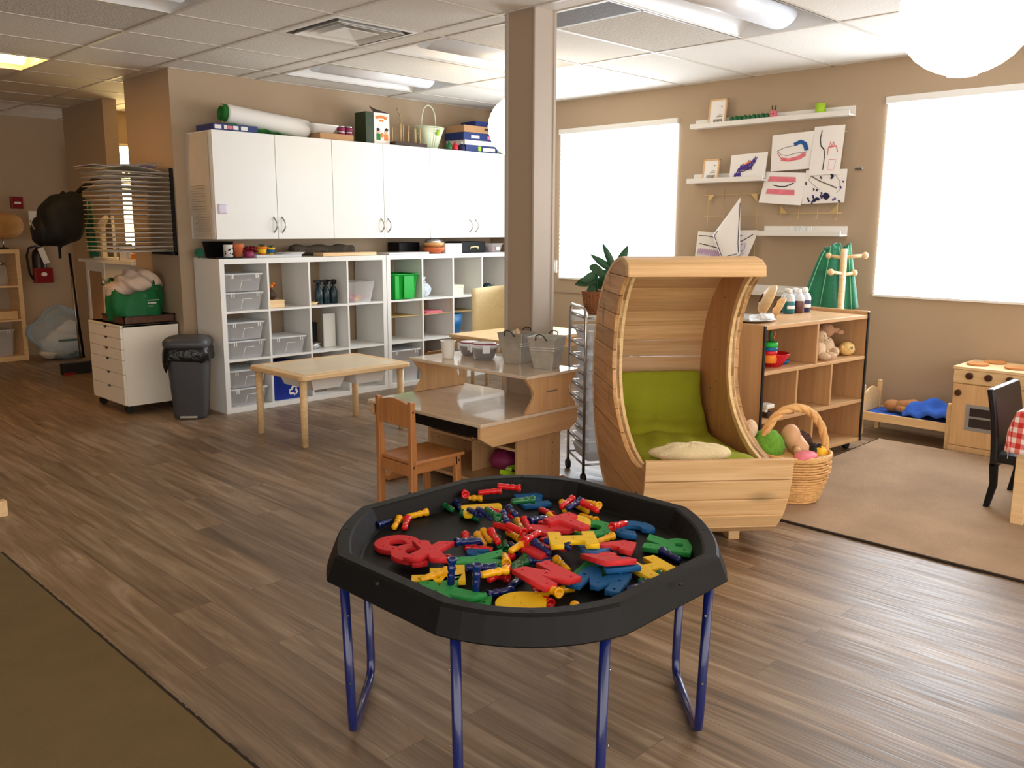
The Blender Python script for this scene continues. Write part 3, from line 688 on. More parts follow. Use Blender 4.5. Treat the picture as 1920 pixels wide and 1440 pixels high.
t=thing('bowl_stack','two stacked brown bowls with wrapped contents','bowl',(5.04,5.97,ZT)); G().lathe([(.05,0),(.09,.03),(.1,.055),(.094,.055),(.08,.03)],n=22).build('bowl','terracotta',t); G().lathe([(.05,.05),(.085,.075),(.095,.095),(.088,.095)],n=22).build('bowl','wicker',t); G().sph((0,0,.1),(.08,.07,.03),14,8,lambda x,y,z:1+.1*math.sin(9*x+5*y)).build('wrapping','foil',t)
tag(G((5.23,6,ZT),bevel=.002).box((5.145,5.93,ZT),(5.34,6.12,ZT+.085)).build('white_box','white plastic'),'white cardboard box beside the stacked bowls','box')
tag(G((4.9,6.17,ZT),bevel=.004).box((4.76,6.10,ZT),(4.99,6.26,ZT+.095)).build('black_bag','black plastic'),'black soft case behind the stacked bowls','case')
t=thing('tool_case','black tool case with pale handle on shelving top','case',(5.50,6.05,ZT)); G(bevel=.006).box((-.15,-.1,0),(.15,.12,.10)).build('case_body','black plastic',t); G().tube([(-.05,-.102,.03),(-.045,-.112,.05),(0,-.115,.055),(.045,-.112,.05),(.05,-.102,.03)],.006,8).build('handle','cream fabric',t)
t=thing('food_container','clear container of dark red contents beside the column','container',(5.76,5.98,ZT)); G().lathe([((.06,.06),0),((.08,.075),.07),((.088,.083),.072),((.088,.083),.08)],n=24,sq=5).build('tub','clear plastic',t); G().lathe([((.055,.055),.004),((.07,.065),.05)],n=20,sq=5).build('contents','magenta',t); G().box((-.02,-.078,.02),(.03,-.074,.05)).build('sticker','white plastic',t)
# ================================================================ on top of the wall cupboards (z=2.01)
ZU=2.013
t=thing('paper_roll','big white paper roll with green paper inside, lying on the wall cupboards','roll',(3.53,6.10,ZU))
A_=Vector((-.34,-.02,.135)); B_=Vector((.33,-.02,.075)); d=(B_-A_).normalized(); M_=Matrix.Translation(A_)@d.to_track_quat('Z','X').to_matrix().to_4x4(); Ln=(B_-A_).length
g=G(); g.T=M_; g.lathe([(.066,0),(.068,.02),(.066,Ln*.5),(.070,Ln-.02),(.066,Ln),(.03,Ln)],n=26,cap=False); g.build('white_sheet','paper white',t,thick=.003)
g=G(); g.T=M_; n=90
g.grid(lambda u,v:((.062-.045*u)*math.cos(u*6*PI),(.062-.045*u)*math.sin(u*6*PI),-.035+v*.35),n,2); g.build('green_roll','leaf_green_paper',t,thick=.002)
g=G(); g.grid(lambda u,v:(-.36+.52*u,-.10+.05*v+.02*math.sin(9*u),.055*(1-u)*(1-v)+.012*math.sin(14*u)**2+.005),20,4); g.build('trailing_sheet','leaf_green_paper',t,thick=.002)
t=thing('game_box','flat blue and white boxed game under the paper roll','box',(3.17,6.05,ZU)); G(bevel=.001).box((-.15,-.12,0),(.19,.14,.045)).build('box_body','navy',t)
g=G(); 
for a,b in ((-.14,-.09),(-.07,-.05),(.0,.04),(.06,.11)): g.box((a,-.1215,.010),(b,-.1205,.036))
g.build('print','paper white',t); g=G().box((-.045,-.1218,.012),(-.005,-.1206,.034)); g.build('print','pink',t)
t=thing('cardboard_box','flat brown cardboard box beneath the cream tub','box',(4.03,6.05,ZU)); G(bevel=.002).box((-.15,-.13,0),(.16,.13,.045)).build('box_body','cardboard',t)
t=thing('plastic_tub','cream plastic tub lying on a brown box on the cupboards','tub',(3.96,6.05,ZU+.046)); G().lathe([((.09,.07),0),((.125,.095),.055),((.135,.105),.058),((.135,.105),.066),((.11,.08),.062)],n=28,sq=5).build('tub','white plastic',t)
tn=None
for c_,(lx,ly) in enumerate(((4.17,6.06),(4.235,6.05))):
    for k in range(3):
        lb='glass jar with shiny lid, %s of the %s stack beside the tall printed carton'%(('bottom','middle','top')[k],('left','right')[c_])
        if tn is None:
            tn=thing('small_jar',lb,'jar',(lx,ly,ZU),0,'stacked small jars'); G().lathe([(.028,0),(.031,.004),(.031,.024),(.029,.03)],n=16).build('jar_body','magenta',tn); G().lathe([(.032,.028),(.032,.04),(.028,.0415)],n=16).build('lid','foil',tn)
        else: dup(tn,(lx,ly,ZU+.042*k),label=lb)
# tall printed carton
t=thing('printed_carton','tall open printed carton with gable top on wall cupboards','carton',(4.46,6.05,ZU))
G(bevel=.001).box((-.10,-.06,0),(.135,.09,.25)).build('box_body','box green print',t)
g=G(); g.box((-.02,-.062,.002),(.136,-.0603,.25)); g.build('front_panel','paper white',t)
g=G(); g._add([(-.02,-.06,.25),(.135,-.06,.25),(.10,.09,.30),(-.02,.0,.305)],[(0,1,2,3)]); g.build('flap','dark brown',t,thick=.003)
g=G()
for k in range(8): g.cbox((.005+k*.014,-.064,.212+(.006 if k in(2,3,4,5) else 0)),(.011,.002,.022))
g.cbox((.055,-.064,.188),(.04,.002,.016)); g.build('lettering','orange',t)
g=G(); g.m(0).sph((.022,-.063,.10),(.018,.002,.018),10,6).m(1).sph((.02,-.064,.118),(.017,.002,.012),10,6).m(2).cbox((.022,-.063,.06),(.04,.002,.05)); g.m(0).sph((.10,-.063,.1),(.018,.002,.02),10,6).m(1).sph((.105,-.064,.12),(.017,.002,.014),10,6).m(3).cbox((.1,-.063,.06),(.04,.002,.05)); g.m(3).sph((.06,-.0645,.075),(.015,.002,.02),8,6)
g.build('picture',['skin doll','ink black','leaf_green_paper','orange'],t)
# tray of upright sticks
t=thing('stick_rack','dark tray with upright wooden sticks on the cupboards','rack',(4.78,6.02,ZU)); G(bevel=.003).box((-.17,-.09,0),(.17,.09,.03)).build('tray','dark brown',t)
for k,(x,y,h) in enumerate(((-.13,0,.12),(-.10,.04,.11),(-.065,-.03,.15),(-.03,-.02,.15),(.02,-.03,.145),(.05,.02,.10),(.085,-.03,.14),(.12,0,.13),(.15,-.02,.13))): G().cyl((x,y,.03),(x,y,.03+h),.0035,n=8).build('stick','ply edge',t)
# sage basket with hoop handle
t=thing('gift_basket','sage green basket with tall hoop handle on the wall cupboards','basket',(5.075,6.06,ZU))
G().lathe([((.07,.06),0),((.12,.09),.14),((.14,.1),.185),((.13,.09),.185),((.065,.055),.02)],n=26,sq=3).build('basket_body','wicker sage',t)
g=G()
for k in range(26):
    a=2*PI*k/26; g.tube([(.07*math.cos(a),.06*math.sin(a),.002),(.139*math.cos(a),.1*math.sin(a),.18)],.004,5)
for zz,rx,ry in ((.145,.128,.094),(.17,.138,.1),(.183,.143,.104)): g.tube([(rx*math.cos(q*PI/14),ry*math.sin(q*PI/14),zz) for q in range(28)],.006,6,True)
g.build('stake','wicker sage',t)
G().tube([(.08*math.cos(PI*k/16),0,.17+.20*math.sin(PI*k/16)**.7) for k in range(17)],.006,8).build('handle','wicker sage',t)
g=G(); g.sph((.02,-.1,.13),(.02,.008,.02),8,6).sph((.03,-.1,.15),(.02,.006,.012),8,6); g.build('bow','lime',t)
# thin cord on wall above basket
tag(G((4.93,YA,2.2)).tube([(4.9,YA-.006,2.37),(4.94,YA-.006,2.30),(4.95,YA-.006,2.05)],.003,6).build('wall_cable','cream fabric'),'thin pale cable running down the wall behind the basket','cable')
# squeeze bottles
bt=None
for k,(x,mt_,cn) in enumerate(((5.22,'peg G','green'),(5.29,'red plastic','red'),(5.37,'ink navy','dark violet'))):
    t=thing('squeeze_bottle','small %s squeeze bottle in front of the boxed games'%cn,'bottle',(x,5.96,ZU),0,'squeeze bottles on the cupboards')
    G().lathe([(.026,0),(.03,.01),(.03,.04),(.018,.055),(.012,.058),(.012,.062)],n=14).build('bottle',mt_,t); G().lathe([(.01,.06),(.004,.085)],n=10).build('nozzle','white plastic' if k==2 else mt_,t)
# stacked boxes at the right end
t=thing('game_box','lowest blue boxed game with white print, right end of cupboards','box',(5.67,6.04,ZU)); G(bevel=.001).box((-.27,-.1,0),(.27,.16,.058)).build('box_body','navy',t); G().box((-.06,-.102,.012),(.09,-.1,.042)).build('print','paper white',t); G().box((-.12,-.102,.01),(-.085,-.1,.05)).build('print','lime',t); G().box((.12,-.102,.01),(.155,-.1,.05)).build('print','lime',t)
t=thing('game_box','white flat box between two blue boxed games','box',(5.67,6.04,ZU+.06)); G(bevel=.001).box((-.27,-.09,0),(.25,.16,.042)).build('box_body','paper white',t)
t=thing('game_box','upper blue boxed game with pink and white print','box',(5.67,6.04,ZU+.104)); G(bevel=.001).box((-.29,-.095,0),(.25,.16,.062)).build('box_body','navy',t); G().box((-.2,-.097,.014),(-.1,-.095,.04)).build('print','paper white',t); G().box((.0,-.097,.014),(.12,-.095,.04)).build('print','pink',t)
t=thing('cardboard_box','brown cardboard box with cut handle on top of the games','box',(5.67,6.04,ZU+.168)); G(bevel=.001).box((-.28,-.09,0),(.2,.15,.06)).build('box_body','cardboard',t); G().box((-.03,-.092,.025),(.04,-.09,.045)).build('hand_hole','dark brown',t)
tag(G((5.75,6.05,ZU+.23),bevel=.001).box((5.56,5.98,ZU+.23),(5.86,6.18,ZU+.275)).build('blue_box','navy'),'dark blue box on top of the stack by the ceiling','box')
# notes and papers on cupboard
tag(G((3.04,5.9,1.47)).grid(lambda u,v:(3.005+.072*u,5.8965-.004*v*u,1.435+.068*v),4,4).build('sticky_note','note lilac',thick=.0008),'lilac sticky note on the left cupboard door','note')
g=G((2.98,6.1,1.75)); g.m(0).grid(lambda u,v:(2.981-.012*math.sin(PI*v)*u,5.95+.33*u,1.42+.58*v),6,10); 
g.m(1)
for k in range(11): g.box((2.962,6.0,1.45+k*.018),(2.9655,6.2,1.452+k*.018))
tag(g.build('notice_sheet',['paper grey','ink brown']),'long curling printed notice taped to the side of the left cupboard','paper')
g=G((2.98,6.1,1.35)); g.m(0).box((2.979,5.945,1.26),(2.983,6.24,1.47)); g.m(1)
for k in range(12): g.box((2.9775,5.97,1.28+k*.014),(2.9795,6.2-.02*(k%3),1.282+k*.014))
tag(g.build('notice_sheet',['paper grey','ink brown']),'lower printed notice on the side of the left cupboard','paper')
# ================================================================ drawer unit on castors
t=thing('drawer_unit','cream six-drawer unit on black castors beside the waste bin','drawers',(2.44,6.345,0))
Wd,Dp,z0,z1=.60,.425,.062,.648
G(bevel=.001).box((.018,0,z0),(Dp,Wd,z1)).build('carcass','cream laminate',t)
hs=[.078,.078,.078,.103,.103,.122]; z=z1-.018
for k,h in enumerate(hs):
    d=G(bevel=.001); c=Wd/2; zz=z
    poly=[(.0025,zz-h+.003),(Wd-.0025,zz-h+.003),(Wd-.0025,zz),(c+.055,zz),(c+.035,zz-.018),(c-.035,zz-.018),(c-.055,zz),(.0025,zz)]
    d.prism(poly,0,.0175,'x'); d.build('drawer','cream laminate',t); z-=h
G().box((.0176,Wd/2-.06,z1-.54),(.0185,Wd/2+.06,z1-.02)).build('drawer_notch_shade','dark brown',t)  # dark sheet painting in the shade behind the drawer pull notches
G(bevel=.001).box((0,0,z1-.015),(Dp,Wd,z1)).build('top_panel','cream laminate',t)
for x in (.05,Dp-.05):
    for y in (.05,Wd-.05): G().cyl((x,y-.014,.031),(x,y+.014,.031),.03,n=16).box((x-.012,y-.018,.04),(x+.012,y+.018,z0+.002)).build('castor','black rubber',t)
# crate + green bag on top
ZX=.65
t=thing('crate_tray','brown patterned shallow tray under the green bag','tray',(2.66,6.58,ZX)); g=G(bevel=.001).box((-.175,-.2,0),(.2,.2,.006)).box((-.175,-.2,0),(-.167,.2,.05)).box((.192,-.2,0),(.2,.2,.05)).box((-.175,-.2,0),(.2,-.192,.05)).box((-.175,.192,0),(.2,.2,.05)); g.build('tray_body','crate print',t)
G().box((-.18,-.205,.05),(.205,-.185,.056)).box((-.18,.185,.05),(.205,.205,.056)).box((-.18,-.205,.05),(-.16,.205,.056)).box((.185,-.205,.05),(.205,.205,.056)).build('rim','dark brown',t)
t=thing('shopping_bag','green cloth shopping bag stuffed with pale cloth on the drawer unit','bag',(2.655,6.58,ZX+.012))
def bagf(u,v):
    a=2*PI*u; r=1+.06*math.sin(5*a+3*v)+.04*math.sin(11*a); h=.30*v; sx=.175+.03*math.sin(PI*v); 
    dip=.10*max(0,math.cos(a+2.2))*v
    return (sx*r*math.cos(a)*(1-.12*v*v),.17*r*math.sin(a),h-dip+.012*math.sin(6*a)*v)
g=G(); g.grid(bagf,44,10); g._add([bagf(k/44,0) for k in range(44)],[tuple(range(44))]); g.build('bag_body','bag green',t,thick=.003)
g=G(); g.T=Matrix.Translation((-.085,-.168,.10))@Matrix.Rotation(math.radians(8),4,'X')
for k,(w_,) in enumerate(((.09,),(.075,),(.05,))):
    for q in range(int(w_/.011)): g.cbox((.10+q*.011+.008,-.006,.055-k*.022),(.007,.002,.010 if k==1 else .005))
g.box((.085,-.006,.03),(.088,-.004,.09)); g.build('lettering','paper white',t)
g=G(); g.sph((.03,.0,.27),(.155,.14,.10),28,16,lambda x,y,z:1+.10*math.sin(9*x+6*z)+.08*math.sin(11*y+4*x)+.05*math.sin(17*z)); g.sph((-.11,.04,.22),(.07,.1,.07),20,12,lambda x,y,z:1+.12*math.sin(9*x+8*z)); 
o=g.build('stuffing_cloth','pale cloth',t)
# pedal bin
t=thing('waste_bin','grey pedal waste bin with black liner beside the shelving','bin',(2.765,5.98,0),math.radians(-38))
def rrect(w,d,z,r,n=6):
    pts=[]
    for sx,sy,a0 in ((1,1,0),(-1,1,90),(-1,-1,180),(1,-1,270)):
        for k in range(n):
            q=math.radians(a0+90*k/(n-1)); pts.append(Vector((sx*(w/2-r)+r*math.cos(q),sy*(d/2-r)+r*math.sin(q),z)))
    return pts
g=G(); g.ring([rrect(.21,.19,0,.05),rrect(.22,.20,.02,.05),rrect(.285,.255,.50,.06),rrect(.29,.26,.515,.06)]); g.build('bin_body','grey bin plastic',t)
g=G(); rings=[]
for zz,e in ((.515,.004),(.50,.010),(.47,.014),(.44,.016),(.425,.008)):
    r_=rrect(.287+e*2,.257+e*2,zz,.06,8); 
    rings.append([Vector((p.x*(1+.012*math.sin(k*2.1+zz*60)),p.y*(1+.012*math.cos(k*1.7+zz*70)),p.z-(.02*abs(math.sin(k*.55)) if zz<.45 else 0)-(.07*max(0,1-abs(k-20)/3) if zz<.45 else 0))) for k,p in enumerate(r_)])
g.ring(rings,True,False,False); g.build('bin_liner','bin bag black',t)
g=G(); g.ring([rrect(.302,.272,.512,.06),rrect(.312,.282,.53,.065),rrect(.31,.28,.555,.065),rrect(.27,.24,.578,.06),rrect(.18,.15,.588,.05)]); g.build('lid','grey bin plastic',t)
g=G(bevel=.004).box((-.06,-.115,.008),(.06,-.085,.028)); g.build('pedal','brushed steel',t)
# ================================================================ drying rack on the corner wall
t=thing('drying_rack','wall-mounted wire drying rack with stacked paintings on the corner wall','rack',(2.88,6.30,1.14))
G(bevel=.002).box((-.022,.0,.0),(0,.022,.62)).box((-.022,0,.0),(0,.40,.022)).box((-.05,.0,.0),(-.02,.04,.02)).build('wall_frame','black plastic',t)
tray=None
for k in range(18):
    z=.03+k*.0325
    g=G().tube([(-.02,.015,z),(-.47,.015,z),(-.47,.465,z),(-.02,.465,z)],.0032,6)
    for q in range(5): g.tube([(-.02,.09+q*.075,z),(-.47,.09+q*.075,z)],.0018,5)
    for q in range(3): g.tube([(-.14-q*.11,.015,z),(-.14-q*.11,.465,z)],.0018,5)
    g.build('wire_shelf','wire grey',t)
papers=[(17,'topmost painting sheets curling over the drying rack',.06,'paper grey'),(16,'painting sheet on the rack just under the topmost sheets',.02,'paper grey'),(13,'painting sheet on the upper middle of the drying rack',.0,'ink brown'),(4,'dark crinkled sheet low on the drying rack',.01,'ink brown'),(0,'sheet of paper on the lowest shelf of the rack',.0,'paper grey')]
for k,lb,cu,mt_ in papers:
    z=1.14+.03+k*.0325+.004; g=G((2.65,6.53,z)); g.grid(lambda u,v:(2.40+.42*u,6.33+.40*v,z+.004+cu*(.5*abs(math.sin(3.1*u+1.2*v))+(1-u)**2*.2)),14,12)
    tag(g.build('painting_sheet',mt_,thick=.0012),lb,'paper')
t=thing('stacked_sheets','fan of thick folded painting sheets on the rack top','papers',(2.62,6.55,1.735))
for k in range(5):
    g=G(); g.grid(lambda u,v:(-.26+.47*u,-.18+.36*v+.01*k,.012+k*.006+(.05-.012*k)*u*(1-.3*v)+.008*math.sin(7*u+k)),12,4); g.build('sheet',('paper grey','ink brown','paper white','paper grey','ink lilac')[k],t,thick=.001)
# ================================================================ half door with ledge, items behind
t=thing('half_door','cream half door with inset brown panel and round knob','door',(2.90,7.09,0))
L_=1.12
G(bevel=.003).box((0,0,.02),(.04,.62,1.04)).build('door_leaf','cream laminate',t)
g=G(bevel=.002).box((.0,.70,.02),(.04,.76,1.04)).box((0,L_-.05,.02),(.04,L_,1.04)).box((0,.76,.96),(.04,L_-.05,1.04)).box((0,.76,.02),(.04,L_-.05,.12)); g.build('door_frame','cream laminate',t)
G().box((.012,.76,.12),(.028,L_-.05,.96)).build('inset_panel','cardboard',t)
G().box((.01,.62,.02),(.03,.70,1.04)).build('edge_strip','cream laminate',t)
G(bevel=.003).box((-.05,-.02,1.04),(.13,L_+.02,1.065)).build('ledge','cream laminate',t)
g=G(); g.T=Matrix.Translation((0,.60,.88))@Matrix.Rotation(-PI/2,4,'Y'); g.lathe([(.032,0),(.032,.006),(.012,.01),(.012,.03),(.026,.04),(.030,.055),(.022,.07),(0.004,.074)],n=20); g.build('knob','chrome',t)
ZL=1.066
t=thing('tissue_box','white open-sided carton on the half door ledge','box',(2.93,7.25,ZL)); G(bevel=.001).box((-.05,.03,0),(.05,.13,.12)).box((-.05,-.12,0),(.05,.03,.02)).box((-.05,-.12,.09),(.05,.03,.10)).box((.04,-.12,0),(.05,.03,.1)).build('box_body','paper white',t)
t=thing('tape_dispenser','yellow and white tape dispenser on the half door ledge','dispenser',(2.92,7.17,ZL+.021)); G(bevel=.003).box((-.04,-.035,0),(.0,.035,.04)).build('base','orange',t); G().cyl((-.045,.0,.03),(.02,.0,.03),.024).build('roll','white plastic',t)
tag(G((2.95,7.7,ZL),bevel=.002).box((2.90,7.5,ZL),(2.99,8.0,ZL+.02)).build('white_box','paper white'),'flat white box lying along the half door ledge','box')
tag(G((2.94,7.85,ZL+.021)).lathe([(.05,0),(.055,.005),(.055,.13),(.05,.135)],(2.94,7.40,ZL+.001)).build('metal_canister','grey fabric'),'grey canister on the half door ledge beside the flat white box','canister')
# coat hook rail with folded towel
t=thing('towel','pale rolled towel hanging beyond the drying rack','towel',(2.93,7.75,1.30)); g=G(); g.tube([(-.03,.12,.02),(-.03,.0,.07),(-.03,-.1,.12)],[.03,.034,.02],12); g.build('roll','cream fabric',t); G(bevel=.008).box((-.05,-.02,-.22),(-.01,.03,.05)).build('hanging_fold','cream fabric',t); G().cyl((.0,-.15,-.23),(.0,-.15,.13),.012).build('rail_post','cream laminate',t)
# backpack hung on partition
t=thing('backpack','black backpack hanging from a hook by the half door','backpack',(2.62,7.75,1.16))
PB=G().sph((-.03,.0,.24),(.20,.20,.23),36,22,lambda x,y,z:(abs(x)**3+abs(y)**3+abs(z)**3)**(-1/3)*.90*(1+.03*math.sin(9*x+5*z)+.02*math.sin(17*y+8*z))); PB.v=[Vector((p.x-.10*(.3-p.z),p.y+.25*(.25-p.z)*0,p.z+.35*(p.x+.03)*.6)) for p in PB.v]; PB.build('pack_body','black_cloth',t)
G().sph((-.20,.03,.14),(.06,.14,.12),20,12,lambda x,y,z:1+.05*math.sin(9*z)).build('front_pocket','black_cloth',t)
G().tube([(.06,-.02,.42),(.12,-.10,.50),(.17,-.18,.55),(.2,-.22,.58)],.022,8).build('strap','black_cloth',t); G().tube([(-.02,.16,.03),(-.02,.17,-.08)],.012,6).build('strap','black_cloth',t)
G().tube([(-.262,-.04,.16),(-.268,.02,.22),(-.25,.08,.23)],.005,6).build('piping','grey fabric',t)
tag(G((2.93,8.07,1.3)).grid(lambda u,v:(2.93-.04*u+.012*math.sin(14*v),7.97+.20*v,1.074+.50*u),8,20).build('hanging_jacket','green fabric',thick=.01),'dark green jacket propped on the half door ledge behind the backpack','jacket')
# ================================================================ far left area
t=thing('fire_extinguisher','red fire extinguisher with white tag on the far wall','extinguisher',(3.09,10.045,.76))
G().lathe([(.03,0),(.065,.01),(.068,.06),(.068,.28),(.055,.33),(.03,.35),(.03,.37)],n=22).build('cylinder','dark metal',t)
G(bevel=.004).box((-.075,-.085,-.0),(.10,-.0,.155)).build('cover','fire red',t)
G().sph((.01,-.088,.09),(.03,.004,.022),10,6).build('emblem','paper white',t)
G().box((-.03,-.02,.36),(.05,.02,.39)).tube([(-.03,0,.37),(.09,-.02,.41)],.008,6).build('valve_lever','brushed steel',t)
G().tube([(-.02,-.02,.38),(-.1,-.03,.36),(-.125,-.03,.28),(-.11,-.03,.1),(-.08,-.03,.04)],.012,8).build('hose','black rubber',t)
g=G(); g.T=Matrix.Translation((.04,-.09,.22))@Matrix.Rotation(math.radians(-18),4,'Y'); g.box((-.03,0,-.02),(.03,.002,.15)); g.build('tag_card','paper white',t)
t=thing('fire_alarm','dark red fire alarm pull station on the far wall','alarm',(2.94,10.1,1.52)); G(bevel=.006).box((-.055,-.04,0),(.055,.02,.12)).build('alarm_body','fire red',t); G().box((-.03,-.044,.05),(.03,-.04,.07)).build('lettering','paper white',t)
tag(G((3.08,10.1,1.43),bevel=.003).box((3.045,10.1,1.36),(3.14,10.12,1.50)).build('wall_switch','white plastic'),'white wall plate, upper of two beside the extinguisher','switch')
tag(G((3.1,10.1,1.25),bevel=.003).box((3.055,10.1,1.20),(3.145,10.12,1.33)).build('wall_switch','white plastic'),'white wall plate, lower of two beside the extinguisher','switch')
tag(G((2.68,10.1,1.56),bevel=.002).box((2.6,10.1,1.50),(2.69,10.12,1.62)).build('wall_notice','white plastic'),'small white plate at the far left edge of the far wall','sign')
t=thing('cube_shelf','pale wood open shelf at the far left edge','shelf',(2.42,9.74,0))
w,Hs=.40,1.115
G(bevel=.002).box((w-.04,0,0),(w,.34,Hs)).build('side_panel','birch',t); G(bevel=.002).box((-.36,0,0),(-.32,.34,Hs)).build('side_panel','birch',t); G(bevel=.002).box((-.32,0,Hs-.04),(w-.04,.34,Hs)).build('top_panel','birch x',t); G(bevel=.002).box((-.32,0,0),(w-.04,.34,.05)).build('bottom_panel','birch x',t)
for z in (.40,.74): G().box((-.32,.004,z),(w-.04,.336,z+.018)).build('shelf','birch x',t)
jar((2.68,9.9,.759),'tall glass jar with silver lid on the far left shelf',.055,.2)
tag(G((2.6,9.9,.419),bevel=.003).box((2.45,9.8,.419),(2.77,10.05,.50)).build('wooden_tray','birch x'),'wooden tray on the middle of the far left shelf','tray')
lidded_bin('clear lidded bin at the bottom of the far left shelf',(2.55,9.91,.051),.34,.28,.26,None)
t=thing('woven_lamp','round woven lamp standing above the far left shelf','lamp',(2.72,9.88,1.116)); G().lathe([(.05,0),(.05,.015),(.006,.02)],n=16).build('base','dark metal',t); G().cyl((0,0,.01),(0,0,.12),.006).build('stem','chrome',t)
g=G(); g.lathe([(.06,.10),(.13,.12),(.18,.17),(.195,.23),(.18,.30),(.13,.345),(.06,.365)],n=28)
for k in range(13): r_=.197*math.sin(math.acos(max(-1,min(1,(k-6)/7.2))));g.tube([(r_*math.cos(q*PI/14),r_*math.sin(q*PI/14),.232+.019*(k-6)) for q in range(28)],.004,5,True)
g.build('lamp_shade','woven lamp',t)
t=thing('plastic_bag','large clear plastic bag of grey rubbish on the floor at the far wall','bag',(3.22,9.62,0))
def blob(x,y,z): return 1+.10*math.sin(5*x+3*z)+.08*math.sin(9*y+4*x)+.07*abs(math.sin(15*z+9*x))+.05*abs(math.sin(23*x-11*y+9*z))
g=G(); g.sph((-.02,0,.24),(.36,.22,.25),30,18,blob); g.v=[Vector((p.x+.15*(0.3-p.z),p.y,max(.004,p.z+.1*(-p.x)))) for p in g.v]; g.build('film','plastic film',t)
g=G(); 
for c_,r_,mi in (((-.08,0,.16),(.22,.15,.12),0),((.1,.02,.1),(.18,.14,.09),1),((.0,-.05,.30),(.14,.10,.08),0),((-.2,.0,.07),(.12,.12,.06),2)): g.m(mi).sph(c_,r_,18,10,blob)
g.build('contents',['paper white','grey fabric','paper grey'],t)
G().box((-.2,-.17,.19),(-.02,-.165,.215)).build('print','leaf green',t)
# broom
t=thing('broom','upright broom with black bristles leaning by the half door','broom',(2.93,8.52,0))
G().tube([(0,0,.14),(-.02,.03,.6),(-.03,.06,1.1)],.012,8).build('handle','black plastic',t); G().tube([(-.04,-.03,.14),(-.05,0,.9)],.009,8).build('handle_tube','brushed steel',t)
G(bevel=.004).box((-.2,-.04,.0),(.16,.05,.10)).build('bristle_head','black rubber',t); G().box((-.2,-.05,.0),(-.1,-.03,.02)).build('red_strip','fire red',t)
# little bench corner at left edge of photo
t=thing('toy_block','pale wooden block standing at the left frame edge','block',(1.15,4.50,0)); G(bevel=.004).box((-.055,-.03,0),(-.008,.02,.075)).build('block_body','birch',t)
# ================================================================ small light-wood children's table
t=thing('childrens_table','small light-wood children\'s table with pale top in front of the white shelving','table',(2.81,4.575,0))
Lx,Ly,zt=.85,.65,.455
def ring_frame(g,x0,y0,x1,y1,w,z0,z1): g.box((x0,y0,z0),(x1,y0+w,z1)).box((x0,y1-w,z0),(x1,y1,z1)).box((x0,y0+w,z0),(x0+w,y1-w,z1)).box((x1-w,y0+w,z0),(x1,y1-w,z1))
g=G(bevel=.006); g.prism([(0.03,0),(Lx-.03,0),(Lx-.009,.009),(Lx,.03),(Lx,Ly-.03),(Lx-.03,Ly),(.03,Ly),(0,Ly-.03),(0,.03),(.009,.009)],zt-.032,zt-.001); g.build('frame','birch x',t)
G(bevel=.001).box((.06,.06,zt-.004),(Lx-.06,Ly-.06,zt+.0005)).build('top_panel','table top',t)
for x,y,dx,dy in ((.05,.065,-.004,-.002),(Lx-.05,.065,.004,-.002),(.05,Ly-.055,-.004,.002),(Lx-.05,Ly-.055,.004,.002)): G().tube([(x+dx,y+dy,0),(x,y,zt-.03)],[.021,.024],18).build('leg','birch',t)
for k,x in enumerate((.13,.46)):
    g=G(); g.ring([[Vector((x+a,b,z)) for a,b in ((0,.1),(.26,.1),(.26,.5),(0,.5))] for z in (zt-.034,)]+[[Vector((x+a,b,zt-.12)) for a,b in ((.03,.13),(.23,.13),(.23,.47),(.03,.47))]],False,False,True); g.build('hanging_tray','white plastic',t,thick=.003)
# ================================================================ two-tier writing desk
t=thing('writing_desk','two-tier wooden writing desk with raised shelf in the middle of the room','desk',(2.73,2.91,0))
zl=.44; W_d=.89; D_d=.71
G(bevel=.004).prism([(0,0),(D_d,0),(D_d,W_d),(0,W_d)],zl-.018,zl).build('lower_top','desk laminate',t)
for y,yl in ((0.012,.0),(W_d-.034,.0)):
    G(bevel=.003).prism([(.01,zl-.019),(D_d-.004,zl-.019),(D_d-.004,zl-.09),(D_d-.07,zl-.125),(.09,zl-.125),(.01,zl-.075)],y,y+.022,'y').build('apron','maple panel x',t)
G(bevel=.002).box((.02,.04,zl-.075),(.30,W_d-.04,zl-.022)).build('under_tray','black plastic',t)
# upper tier: X .29-.68
zu=.635
G(bevel=.004).prism([(.29,-.02),(.685,-.02),(.685,W_d+.005),(.29,W_d+.005)],zu-.016,zu).build('upper_top','desk laminate',t)
def scal(y0,side):
    n=14; L_=[(.32+.030*math.sin(PI*k/n)**1.2-.014*math.cos(2*PI*k/n)+.0,zl+.001+(zu-.017-zl)*k/n) for k in range(n+1)]; Rr=[(.665-.030*math.sin(PI*k/n)**1.2+.014*math.cos(2*PI*k/n),zl+.001+(zu-.017-zl)*k/n) for k in range(n+1)]
    G(bevel=.002).prism(L_+Rr[::-1],y0,y0+.02,'y').build('side_panel','maple panel',t)
scal(.0,0); scal(W_d-.03,1)
G().box((.45,-.0015,.535),(.53,-.0003,.543)).build('maker_mark','ink brown',t)
